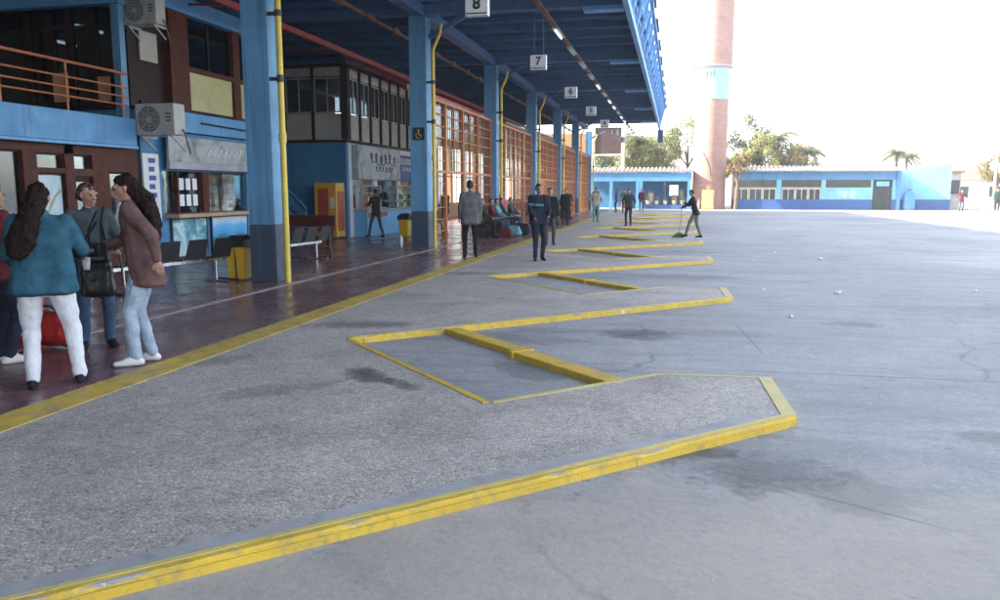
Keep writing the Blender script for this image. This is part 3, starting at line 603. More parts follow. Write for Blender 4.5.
# seascape posters
mat_seascape('picture_sea', .3, 1.08)
mat_poster('picture_palms', [(0.35, (0.02, 0.10, 0.10)), (0.48, (0.08, 0.30, 0.40)), (0.6, (0.45, 0.62, 0.66)), (0.75, (0.65, 0.70, 0.74))], 2.2, 9)
for y0, y1, mt, lab in ((15.15, 16.42, 'picture_palms', 'holiday poster of palms and pale water, left panel under the counter shelf'), (16.66, 18.2, 'picture_sea', 'blue seascape poster, right panel under the counter shelf')):
    t = thing('poster', lab, 'poster', (-10.74, (y0 + y1) / 2, .7)); b = MB(); b.box(-10.785, -10.755, y0, y1, .28, 1.10); b.build('picture', mt, t)
    b = MB(); b.box(-10.79, -10.745, y0 - .04, y0, .24, 1.13).box(-10.79, -10.745, y1, y1 + .04, .24, 1.13).box(-10.79, -10.745, y0, y1, .24, .28).box(-10.79, -10.745, y0, y1, 1.10, 1.13); b.build('frame', 'black_metal', t)
# cards in the left serving window
for k in range(6):
    y = 15.62 + (k % 3) * .25; z = 1.75 - (k // 3) * .36
    b = MB(); b.box(-10.875, -10.865, y, y + .17, z, z + .26); single('price_card', b, 'paper_white', '%s card in the %s row behind the left serving window' % (('left', 'middle', 'right')[k % 3], ('upper', 'lower')[k // 3]), 'card', (-10.87, y, z), 'cards in the left serving window')
# things on the counter
pbr('item_orange', (0.5, 0.2, 0.05), 0.5); pbr('item_green', (0.08, 0.25, 0.1), 0.5); pbr('item_red', (0.4, 0.04, 0.04), 0.5)
for y, h, wd, mt, lab in ((17.0, .30, .22, 'paper_white', 'white carton behind the glass, left end of right window'), (17.35, .42, .2, 'item_orange', 'tall orange package in the right serving window'), (17.62, .22, .16, 'item_red', 'small red tin in the right serving window'), (17.95, .26, .28, 'paper_white', 'wide white box at the right end of the counter'), (15.15, .3, .2, 'item_green', 'green tin in the left serving window')):
    t = thing('package', lab, 'package', (-11.15, y, 1.23)); b = MB(); b.box(-11.25, -11.05, y - wd / 2, y + wd / 2, 1.1, 1.23 + h); b.build('carton', mt, t, 0.008)
    b = MB(); b.box(-11.046, -11.043, y - wd / 3, y + wd / 3, 1.23 + h * .3, 1.23 + h * .7); b.build('printed_label', 'cream_paint' if mt != 'paper_white' else 'ink_blue', t)
b = MB(); b.box(-14.4, -10.99, 14.4, 18.8, PZ, 1.10); b.build('inner_counter', 'interior_dark', nb)
# vertical price board at the corner
t = thing('price_board', 'narrow white board with blue printing on the shop corner', 'sign', (-10.74, 14.5, 1.9))
b = MB(); b.box(-10.78, -10.74, 14.27, 14.78, 1.1, 2.5); b.build('board', 'sign_white', t)
b = MB()
for k in range(7):
    z = 2.36 - k * .18; b.box(-10.738, -10.734, 14.44, 14.44 + (.18 if k % 2 else .22), z - .05, z + .05)
b.build('printing', 'ink_blue', t)
t = thing('door_poster', 'pale blue poster with a yellow arc behind the shop window', 'poster', (-10.88, 11.9, 1.3))
b = MB(); b.box(-10.89, -10.88, 11.63, 12.18, .6, 2.0); mat_poster('poster_pale', [(0.35, (0.12, 0.30, 0.50)), (0.5, (0.42, 0.55, 0.62)), (0.7, (0.62, 0.66, 0.66))], 1.2, 2); b.build('sheet', 'poster_pale', t)
b = MB(); b.tube([(-10.876, 11.66 + .5 * (s / 9), 1.0 + .75 * math.sin(s / 9 * 1.4)) for s in range(10)], .02, 6); b.build('arc', 'panel_yellow', t)
for k, (y, z, w_, h_, mt, lab) in enumerate(((8.2, 1.2, 1.0, .8, 'picture_sea', 'blue travel picture deep inside the left shop window'), (9.9, 1.5, .9, .5, 'panel_yellow', 'yellow notice inside the shop behind the teal woman'), (10.9, 1.0, .7, .9, 'item_green', 'green picture inside the shop window'), (12.4, 1.7, .5, .35, 'paper_white', 'white notice inside the shop above the door line'), (13.8, 1.3, .6, .8, 'banner_grey', 'grey picture inside the shop by the corner'), (15.8, 1.5, .7, .5, 'item_orange', 'orange picture on the rear wall behind the counter'), (17.6, 1.6, .8, .45, 'paper_white', 'white chart on the rear wall behind the counter'))):
    t = thing('wall_picture', lab, 'picture', (-14.4, y, z)); b = MB(); b.box(-14.47, -14.44, y - w_ / 2, y + w_ / 2, z, z + h_); b.build('picture', mt, t); b = MB(); b.box(-14.48, -14.42, y - w_ / 2, y + w_ / 2, z - .04, z - .002).box(-14.48, -14.42, y - w_ / 2, y + w_ / 2, z + h_ + .002, z + h_ + .04); b.build('frame', 'timber_dark', t)
# pale board and box on the upper corner
b = MB(); b.box(-10.94, -10.90, 14.62, 15.18, 4.42, 5.02); single('notice_board', b, 'panel_grey', 'pale blank board between the two air conditioners', 'board', (-10.92, 14.9, 4.7), bevel=.006)
# air conditioners
def aircon(loc, label, sc=1.0):
    t = thing('air_conditioner', label, 'air conditioner', (0, 0, 0), 'outdoor air conditioner units on the terminal wall')
    b = MB(); b.box(-.02, .34, -.44, .44, 0, .62); b.build('casing', 'ac_casing', t, 0.02)
    # fan on the side facing the road (x+) and grille rings
    f = MB(); f.cyl((.335, -.12, .31), (.35, -.12, .31), .25, n=28); fo = f.build('fan_opening', 'ac_grille', t)
    f = MB()
    for r in (.08, .14, .20, .255):
        f.tube([(.356, -.12 + r * math.cos(a * .2618), .31 + r * math.sin(a * .2618)) for a in range(25)], .006, 5)
    for a in range(8): f.bar((.356, -.12, .31), (.356, -.12 + .25 * math.cos(a * .785), .31 + .25 * math.sin(a * .785)), .008, .006, (1, 0, 0))
    f.cyl((.35, -.12, .31), (.362, -.12, .31), .05); f.build('fan_guard', 'ac_casing', fo)
    f = MB()
    for k in range(3): f.box(.342, .348, .25, .37, .40 - k * .07, .44 - k * .07)
    f.build('side_louvre', 'ac_grille', t)
    for q in (-.34, .34): f = MB(); f.box(-.15, .30, q - .02, q + .02, -.05, -.004).bar((-.12, q, -.28), (.25, q, -.045), .03); f.build('bracket', 'ac_casing', t)
    f = MB(); f.tube([(.1, .45, .12), (.1, .5, .05), (.0, .5, -.2), (-.12, .46, -.35)], .018); f.build('hose', 'ac_grille', t)
    t.location = loc; t.scale = (sc, sc, sc); t.rotation_euler = (0, 0, R(-90)); return t
aircon((-10.22, 14.36, 2.84), 'lower air conditioner with a large round fan at the slab corner')
aircon((-10.46, 14.36, 5.0), 'upper air conditioner above the pale board', .85)

# ------------------------------------------------------------------ far wing with snack kiosk
wg = thing('kiosk_wing', 'blue two storey wing with a glazed upper floor over the snack kiosk', 'building', (-10.8, 28, 0))
b = MB(); b.box(-17, -10.82, 24.7, 24.9, PZ, 3.32); b.build('front_wall', 'wall_blue_deep', wg)
b = MB(); b.box(-17, -10.75, 24.68, 33, 3.325, 3.42); b.build('floor_band', 'timber_dark', wg)
b = MB(); b.box(-10.95, -10.72, 24.69, 24.95, 3.425, 5.9); b.build('corner_post', 'timber_dark', wg)
xs = [-10.98 - 1.03 * k for k in range(6)]
def win_bay(face, a0, a1, open_=False):
    """one upper floor bay: lower panel, window, transom panel"""
    def bx(m, u0, u1, z0, z1, d0, d1):
        if face == 'S': m.box(u0, u1, 24.72 + d0, 24.72 + d1, z0, z1)
        else: m.box(-10.78 - d1, -10.78 - d0, u0, u1, z0, z1)
    m = MB(); bx(m, a0, a1, 3.43, 4.28, 0.03, .10); m.build('lower_panel', 'panel_grey', wg)
    m = MB(); bx(m, a0, a1, 5.5, 5.78, 0.03, .10); m.build('transom_panel', 'panel_grey', wg)
    f = MB(); c = .045
    bx(f, a0, a0 + c, 4.3, 5.46, .02, .08); bx(f, a1 - c, a1, 4.3, 5.46, .02, .08); bx(f, a0 + c, a1 - c, 5.41, 5.46, .02, .08); bx(f, a0 + c, a1 - c, 4.3, 4.35, .02, .08)
    mid = (a0 + a1) / 2; bx(f, mid - .02, mid + .02, 4.35, 5.41, .025, .075)
    fr = f.build('window', 'alu_frame', wg)
    p = MB(); bx(p, a0 + c, mid - .02, 4.35, 5.41, .05, .055); bx(p, mid + .02, a1 - c, 4.35, 5.41, .05, .055); p.build('pane', 'glass_dark', fr)
for k in range(5): win_bay('S', xs[k + 1] + .08, xs[k])
b = MB()
for k in range(1, 6): b.box(xs[k] - .005, xs[k] + .075, 24.70, 24.84, 3.425, 5.9)
b.box(-17, -10.96, 24.70, 24.84, 5.79, 5.9); b.box(-17, -10.96, 24.715, 24.83, 5.465, 5.495); b.build('mullions', 'timber_dark', wg)
ys = [24.98 + .98 * k for k in range(9)]
for k in range(8): win_bay('E', ys[k], ys[k + 1] - .12)
b = MB()
for k in range(1, 9): b.box(-10.90, -10.74, ys[k] - .115, ys[k] - .005, 3.425, 5.9)
b.box(-10.88, -10.75, 24.96, 33, 5.79, 5.9); b.build('side_mullions', 'timber_dark', wg)
b = MB(); b.box(-17, -10.7, 24.6, 33.1, 5.905, 5.97); b.build('roof_slab', 'roof_navy', wg)
b = MB(); b.box(-15, -14.9, 25, 33, 3.5, 5.8); b.build('room_wall', 'interior_wall', wg)
# kiosk ground floor, faces +X
b = MB()
for y0, y1, z0, z1 in ((24.92, 25.2, PZ, 3.32), (25.2, 33, 2.1, 3.32), (27.1, 27.5, 1.12, 2.1), (29.6, 30.0, 1.12, 2.1), (31.6, 33, PZ, 2.1), (25.2, 31.6, PZ, 1.1)): b.box(-11.0, -10.82, y0, y1, z0, z1)
b.build('kiosk_wall', 'sign_white', wg)
for y0, y1 in ((25.2, 27.1), (27.5, 29.6), (30.0, 31.6)):
    p = MB(); p.box(-10.93, -10.92, y0, y1, 1.12, 2.1); p.build('kiosk_window', 'glass_clear', wg)
b = MB(); b.box(-13, -12.9, 25, 33, PZ, 3.3); b.build('kiosk_back_wall', 'interior_warm', wg)
b = MB(); b.box(-12.88, -11.1, 32.8, 33, PZ, 3.3); b.build('kiosk_end_wall', 'interior_warm', wg)
kc = thing('kiosk_counter', 'light blue snack counter with a pale worktop under the kiosk windows', 'counter', (-10.4, 27.8, PZ))
b = MB(); b.box(-10.80, -10.32, 25.25, 30.9, PZ, 1.02); b.build('front', 'counter_blue', kc, .01)
b = MB(); b.box(-10.81, -10.24, 25.2, 30.95, 1.025, 1.08); b.build('worktop', 'panel_grey', kc, .01)
b = MB(); b.box(-10.318, -10.30, 25.3, 27.1, .80, .98); b.build('price_strip', 'item_red', kc)
for y0, y1, lab in ((25.35, 26.9, 'glass fronted display of snacks on the kiosk counter, left'), (28.6, 30.2, 'green drinks display on the kiosk counter, right')):
    t = thing('snack_display', lab, 'display', (-10.6, y0, 1.08)); b = MB()
    for z in (1.085, 1.36, 1.62): b.box(-10.78, -10.48, y0, y1, z, z + .02)
    b.box(-10.79, -10.47, y0 - .03, y0, 1.085, 1.9).box(-10.79, -10.47, y1, y1 + .03, 1.085, 1.9).box(-10.79, -10.47, y0, y1, 1.88, 1.9); b.build('shelf_frame', 'chrome', t)
    for k in range(12):
        y = y0 + .1 + (k % 6) * (y1 - y0 - .2) / 5.5; z = (1.106, 1.381)[k // 6]; m = MB(); m.box(-10.7, -10.55, y - .07, y + .07, z, z + random.uniform(.12, .2)); m.build('snack_packet', ('item_orange', 'item_red', 'panel_yellow')[k % 3] if y0 < 27 else ('item_green', 'paper_white', 'item_green')[k % 3], t)
mat_poster('banner_graffiti', [(0.35, (0.10, 0.10, 0.12)), (0.47, (0.30, 0.30, 0.33)), (0.6, (0.44, 0.44, 0.47)), (0.75, (0.30, 0.26, 0.34))], 1.4, 21)
t = thing('kiosk_banner', 'grey scribbled banner with a navy end panel over the snack kiosk', 'banner', (-10.6, 28, 2.7))
b = MB(); b.box(-10.78, -10.60, 25.2, 29.4, 2.12, 3.28); b.build('picture_panel', 'banner_graffiti', t)
b = MB(); b.box(-10.78, -10.60, 29.41, 31.6, 2.12, 3.1); b.build('navy_panel', 'ink_blue', t)
b = MB(); random.seed(4)
pts = [(-10.592, 26.3 + k * .045 + .16 * math.cos(k * .62), 2.85 + .18 * math.sin(k * .62) + .05 * math.sin(k * .2)) for k in range(60)]; b.tube(pts, .016, 5)
pts = [(-10.592, 26.8 + k * .035 + .1 * math.cos(k * .7), 2.5 + .09 * math.sin(k * .7)) for k in range(50)]; b.tube(pts, .010, 5); b.build('scribbled_lettering', 'ink_black', t)
b = MB(); b.box(-10.597, -10.593, 28.6, 30.9, 2.74, 2.98); b.build('mauve_patch', 'banner_mauve', t)
b = MB()
for k in range(6): b.bar((-10.592, 29.6 + k * .28, 2.48), (-10.592, 29.7 + k * .28, 2.66), .05, .006, (1, 0, 0)).bar((-10.592, 29.7 + k * .28, 2.66), (-10.592, 29.8 + k * .28, 2.5), .04, .006, (1, 0, 0))
b.build('pale_lettering', 'sign_white', t)
# vending machine
vm = thing('vending_machine', 'yellow and red vending machine beside the snack counter', 'vending machine', (-11.1, 24.3, PZ))
b = MB(); b.box(-11.62, -10.86, 23.9, 24.6, PZ + .06, 1.98); b.build('cabinet', 'vending_yellow', vm, .02)
b = MB(); b.box(-11.50, -11.12, 23.885, 23.897, .85, 1.80); b.build('display_window', 'vending_red', vm)
b = MB(); b.box(-11.05, -10.93, 23.885, 23.897, 1.15, 1.5); b.build('keypad', 'sign_white', vm)
b = MB(); b.box(-11.48, -11.1, 23.882, 23.897, .38, .62); b.build('delivery_flap', 'vending_red', vm)
b = MB(); b.box(-10.855, -10.845, 24.0, 24.5, .4, 1.7); b.build('side_print', 'vending_red', vm)
b = MB()
for x in (-11.56, -10.96):
    for y in (23.95, 24.5): b.cyl((x, y, PZ), (x, y, PZ + .06), .03)
b.build('feet', 'black_metal', vm)
# staircase along the blue wall
stc = thing('staircase', 'blue steel staircase climbing left along the blue wall', 'stairs', (-12.5, 24, PZ))
b = MB(); b.bar((-11.75, 23.62, .3), (-14.8, 23.62, 3.2), .04, .24).bar((-11.75, 24.55, .3), (-14.8, 24.55, 3.2), .04, .24); b.build('stringer', 'wall_blue', stc)
b = MB()
for k in range(16): b.box(-11.95 - k * .19, -11.70 - k * .19, 23.65, 24.52, .32 + k * .18, .35 + k * .18)
b.build('treads', 'wall_blue_deep', stc)
b = MB(); b.cyl((-11.75, 23.6, 1.15), (-14.8, 23.6, 4.05), .02)
for k in range(6): b.cyl((-11.8 - k * .6, 23.6, .4 + k * .57), (-11.8 - k * .6, 23.6, 1.2 + k * .57), .014)
b.build('handrail', 'wall_blue', stc)

# ------------------------------------------------------------------ waiting hall: orange lattice between the columns
hl = thing('waiting_hall', 'waiting hall with sunlit windows in its rear wall behind the orange lattice', 'building', (-13, 45, 0))
b = MB()
b.box(-13.2, -13.0, 33.1, 66, PZ, 1.0); b.box(-13.2, -13.0, 33.1, 66, 4.2, 6.9)
for k in range(12): b.box(-13.2, -13.0, 33.1 + k * 2.9, 33.6 + k * 2.9, 1.0, 4.2)
b.build('rear_wall', 'interior_warm', hl)
b = MB()
for k in range(11):
    y = 33.6 + k * 2.9; b.box(-13.12, -13.08, y, y + 2.4, 2.5, 2.56); b.box(-13.12, -13.08, y + 1.15, y + 1.21, 1.0, 4.2)
b.build('rear_window_bars', 'timber_dark', hl)
b = MB(); b.box(-12.98, -7.3, 65.7, 65.9, PZ, 6.4); b.build('end_wall', 'interior_warm', hl)
b = MB(); b.box(-12.95, -7.15, 33.1, 65.6, 4.55, 4.65); b.build('ceiling', 'interior_wall', hl)
labs = ['orange lattice screen with open doorway between second and third blue columns', 'orange lattice screen between third and fourth blue columns', 'orange lattice screen between fourth and fifth blue columns', 'orange lattice screen between fifth and sixth blue columns', 'orange lattice screen between sixth and farthest blue columns']
for i in range(5):
    y0, y1 = CY[4 + i] + .27, CY[5 + i] - .27
    t = thing('lattice_screen', labs[i], 'screen', (-7, y0, PZ), 'orange lattice screens between the columns')
    n = 4; wd = (y1 - y0) / n; fb = MB()
    for k in range(n + 1): fb.box(-7.05, -6.95, y0 + k * wd - .045, y0 + k * wd + .045, PZ, 4.42)
    for z in (2.3, 4.38):
        for k in range(n): fb.box(-7.04, -6.96, y0 + k * wd + .046, y0 + (k + 1) * wd - .046, z - .04, z + .04)
    fb.build('frame', 'lattice_orange', t)
    gb = MB(); wg_ = MB()
    for k in range(n):
        a, c = y0 + k * wd + .05, y0 + (k + 1) * wd - .05
        door = (k == 1)
        zs = [.5, .86, 1.22, 1.58, 1.94] if not door else []
        for z in zs + [2.64, 2.98, 3.32, 3.66, 4.0]: gb.box(-7.015, -6.985, a, c, z - .013, z + .013)
        for q in (1, 2, 3):
            u = a + (c - a) * q / 4
            if q == 2: gb.box(-7.025, -6.975, u - .018, u + .018, 2.34, 4.34)
            else: gb.box(-7.01, -6.99, u - .009, u + .009, 2.34, 4.34)
            if not door: gb.box(-7.012, -6.988, u - .012, u + .012, PZ, 2.26)
        if not door: wg_.box(-7.033, -7.029, a, c, PZ, 2.26)
        wg_.box(-7.033, -7.029, a, c, 2.34, 4.34)
    gb.build('grid_bars', 'lattice_orange', t); wg_.build('glazing', 'glass_clear', t)
bm_r = MB(); bm_r.bar((-7.5, 21.3, 4.62), (-7.5, 64, 4.62), .1, .16)
for k in range(20): bm_r.bar((-7.5, 21.6 + k * 2.15, 4.62), (-9.5, 21.6 + k * 2.15, 5.6), .05)
single('lattice_tie_beam', bm_r, 'truss_red', 'dark red tie beam just above the orange lattice', 'beam', (-7.5, 42, 4.6))

# ------------------------------------------------------------------ seats, bins, bottle
def seat_row(n):
    t = thing('seat_row', 'seat row', 'seating', (0, 0, 0), 'rows of black mesh waiting seats')
    L = n * .58
    for k in range(n):
        x = -L / 2 + .29 + k * .58
        b = MB(); b.add([(x - .25, -.18, .46), (x + .25, -.18, .46), (x + .25, .22, .44), (x - .25, .22, .44), (x - .25, -.18, .435), (x + .25, -.18, .435), (x + .25, .22, .415), (x - .25, .22, .415)], [(0, 1, 2, 3), (7, 6, 5, 4), (0, 4, 5, 1), (1, 5, 6, 2), (2, 6, 7, 3), (3, 7, 4, 0)]); b.build('seat', 'black_metal', t)
        b = MB(); b.add([(x - .22, -.20, .46), (x + .22, -.20, .46), (x + .19, -.30, .78), (x - .19, -.30, .78), (x - .22, -.22, .46), (x + .22, -.22, .46), (x + .19, -.32, .78), (x - .19, -.32, .78)], [(3, 2, 1, 0), (4, 5, 6, 7), (0, 1, 5, 4), (1, 2, 6, 5), (2, 3, 7, 6), (3, 0, 4, 7)]); b.build('backrest', 'black_metal', t)
    b = MB(); b.bar((-L / 2, 0, .39), (L / 2, 0, .39), .05, .05); b.build('beam', 'chrome', t)
    for x in (-L / 2 + .2, L / 2 - .2):
        b = MB(); b.tube([(x, -.28, .02), (x, .28, .02)], .018).tube([(x, 0, .02), (x, 0, .38)], .02); b.build('leg', 'chrome', t)
    for x in (-L / 2 - .02, L / 2 + .02):
        b = MB(); b.tube([(x, -.24, .45), (x, -.22, .66), (x, .2, .66), (x, .22, .02), (x, -.26, .02), (x, -.24, .45)], .016); b.build('armrest', 'black_metal', t)
    return t
s1 = seat_row(4); s1.location = (-8.1, 11.35, PZ); s1.rotation_euler = (0, 0, R(78)); s1['label'] = 'row of black waiting seats by the counters, nearest the camera'
place_copy(s1, (-8.25, 15.9, PZ), R(86), 'row of black waiting seats behind the nearest blue column')
def litter_bin(loc, label, wd=.36):
    t = thing('litter_bin', label, 'bin', (0, 0, 0))
    b = MB(); b.add([(-.15, -.15, .02), (.15, -.15, .02), (.15, .15, .02), (-.15, .15, .02), (-.18, -.18, .66), (.18, -.18, .66), (.18, .18, .66), (-.18, .18, .66)], [(3, 2, 1, 0), (4, 5, 6, 7), (0, 1, 5, 4), (1, 2, 6, 5), (2, 3, 7, 6), (3, 0, 4, 7)]); b.build('body', 'bin_yellow', t, .015)
    b = MB(); b.add([(-.21, -.21, .58), (.20, -.21, .60), (.21, .21, .57), (-.2, .21, .60), (-.2, -.2, .72), (.2, -.2, .71), (.2, .2, .72), (-.2, .2, .71), (-.1, -.12, .80), (.13, -.08, .78), (.1, .12, .81), (-.12, .1, .79)],
                   [(0, 1, 5, 4), (1, 2, 6, 5), (2, 3, 7, 6), (3, 0, 4, 7), (4, 5, 9, 8), (5, 6, 10, 9), (6, 7, 11, 10), (7, 4, 8, 11), (8, 9, 10, 11)]); b.build('bin_liner', 'black_plastic', t, .01)
    b = MB()
    for x, y in ((-.12, -.12), (.12, -.12), (.12, .12), (-.12, .12)): b.cyl((x, y, 0), (x, y, .02), .02)
    b.build('feet', 'black_metal', t)
    t.location = loc; return t
litter_bin((-7.62, 12.62, PZ), 'yellow litter bin with black liner beside the nearest blue column')
litter_bin((-9.1, 25.6, PZ), 'yellow litter bin near the snack kiosk beside the second column')
bt = MB(); bt.lathe([(0.001, 0), (.05, 0), (.052, .2), (.045, .26), (.018, .31), (.018, .34), (.001, .345)], 16); bo = bt.build('bottle', 'bottle_clear'); bo.location = (-7.55, 20.9, PZ); tag(bo, 'clear plastic bottle standing on the floor left of the second column', 'bottle')
bt = thing('wooden_bench', 'low reddish brown bench in front of the stairs', 'bench', (-10.6, 21.5, PZ)); b = MB(); b.box(-11.4, -9.9, 21.3, 21.7, .55, .62).box(-11.4, -9.9, 21.62, 21.7, .66, 1.0); b.build('seat', 'timber_red', bt)
for x in (-11.3, -10.0): b = MB(); b.box(x - .03, x + .03, 21.32, 21.68, PZ, .55); b.build('leg', 'timber_dark', bt)
# ------------------------------------------------------------------ people
pbr('skin', (0.34, 0.185, 0.13), 0.55, var=0.08, bump=0.05); pbr('skin_dark', (0.26, 0.14, 0.09), 0.55, var=0.08, bump=0.05)
pbr('hair_black', (0.012, 0.010, 0.010), 0.5, var=0.5, scale=30, bump=0.6, bscale=60); pbr('hair_brown', (0.05, 0.022, 0.014), 0.5, var=0.4, scale=30, bump=0.6, bscale=60)
pbr('hair_dark', (0.012, 0.005, 0.005), 0.75, var=0.6, scale=24, bump=0.9, bscale=60, spec=0.15); pbr('hair_maroon', (0.075, 0.02, 0.018), 0.5, var=0.5, scale=30, bump=0.6, bscale=60)
pbr('eye_white', (0.7, 0.68, 0.66), 0.3); pbr('lips', (0.30, 0.10, 0.09), 0.5)
def cloth(name, c, var=0.32): pbr('cloth_' + name, c, 0.85, var=var, scale=9, bump=0.8, bscale=55, spec=0.2)
cloth('teal', (0.025, 0.085, 0.125)); cloth('white', (0.60, 0.60, 0.66), .08); cloth('brown', (0.12, 0.065, 0.062)); cloth('jeans_pale', (0.28, 0.34, 0.42)); cloth('jeans', (0.04, 0.07, 0.13))
cloth('grey', (0.12, 0.12, 0.12)); cloth('slate', (0.05, 0.06, 0.072)); cloth('black', (0.014, 0.015, 0.018)); cloth('navy', (0.016, 0.02, 0.036)); cloth('maroon', (0.11, 0.02, 0.025)); cloth('pink', (0.5, 0.06, 0.18))
cloth('aqua', (0.10, 0.28, 0.30)); cloth('khaki', (0.18, 0.16, 0.12)); cloth('green_dark', (0.02, 0.04, 0.03)); cloth('olive', (0.035, 0.028, 0.022)); cloth('trainer', (0.6, 0.6, 0.6), .05); cloth('beige', (0.35, 0.3, 0.24))
def sph(c, r, sub): 
    bm = bmesh.new(); bmesh.ops.create_icosphere(bm, subdivisions=sub, radius=1.0); out = [(c[0] + v.co.x * r[0], c[1] + v.co.y * r[1], c[2] + v.co.z * r[2]) for v in bm.verts]; bm.free(); return out
class Blob:
    """union of convex hulls of balls, fused into one skin by voxel remeshing"""
    def __init__(s, sub=2): s.bm = bmesh.new(); s.sub = sub
    def hull(s, *balls):
        t = bmesh.new()
        for c, r in balls:
            for p in sph(c, r if isinstance(r, (tuple, list)) else (r, r, r), s.sub): t.verts.new(p)
        res = bmesh.ops.convex_hull(t, input=t.verts)
        bmesh.ops.delete(t, geom=[v for v in t.verts if not v.link_faces], context='VERTS')
        bmesh.ops.recalc_face_normals(t, faces=t.faces)
        me = bpy.data.meshes.new('tmp'); t.to_mesh(me); t.free(); s.bm.from_mesh(me); bpy.data.meshes.remove(me); return s
    def build(s, name, mat, parent, vox, wrinkle=0.0, smooth=3, wscale=9.0, seed=0):
        me = bpy.data.meshes.new(name); s.bm.to_mesh(me); s.bm.free()
        ro = ROOT_LOC.get(root_of(parent).name, (0, 0, 0)); me.transform(Matrix.Translation((-ro[0], -ro[1], -ro[2])))
        o = bpy.data.objects.new(name, me); COL.objects.link(o)
        m = o.modifiers.new('r', 'REMESH'); m.mode = 'VOXEL'; m.voxel_size = vox
        if smooth: k = o.modifiers.new('s', 'SMOOTH'); k.iterations = smooth; k.factor = 0.5
        bpy.context.view_layer.update()
        me2 = bpy.data.meshes.new_from_object(o.evaluated_get(bpy.context.evaluated_depsgraph_get()))
        o.modifiers.clear(); o.data = me2; bpy.data.meshes.remove(me); me2.name = name
        if wrinkle:
            co = [v.co.copy() for v in me2.vertices]; no = [v.normal.copy() for v in me2.vertices]
            for v, c, n in zip(me2.vertices, co, no):
                q = Vector((c.x * wscale + seed, c.y * wscale, c.z * wscale * .9)); v.co = c + n * (noise.noise(q) * wrinkle + noise.noise(q * 2.3) * wrinkle * .5)
        me2.polygons.foreach_set('use_smooth', [True] * len(me2.polygons)); me2.materials.clear(); me2.materials.append(M[mat]); o.parent = parent; return o
def ik(a, c, l1, l2, pole):
    a, c, pole = Vector(a), Vector(c), Vector(pole); d = c - a; L = d.length
    if L > (l1 + l2) * .995: c = a + d.normalized() * (l1 + l2) * .995; d = c - a; L = d.length
    x = (l1 * l1 - l2 * l2 + L * L) / (2 * L); h = math.sqrt(max(0, l1 * l1 - x * x)); dn = d.normalized(); p = (pole - dn * pole.dot(dn)).normalized()
    return a + dn * x + p * h, c
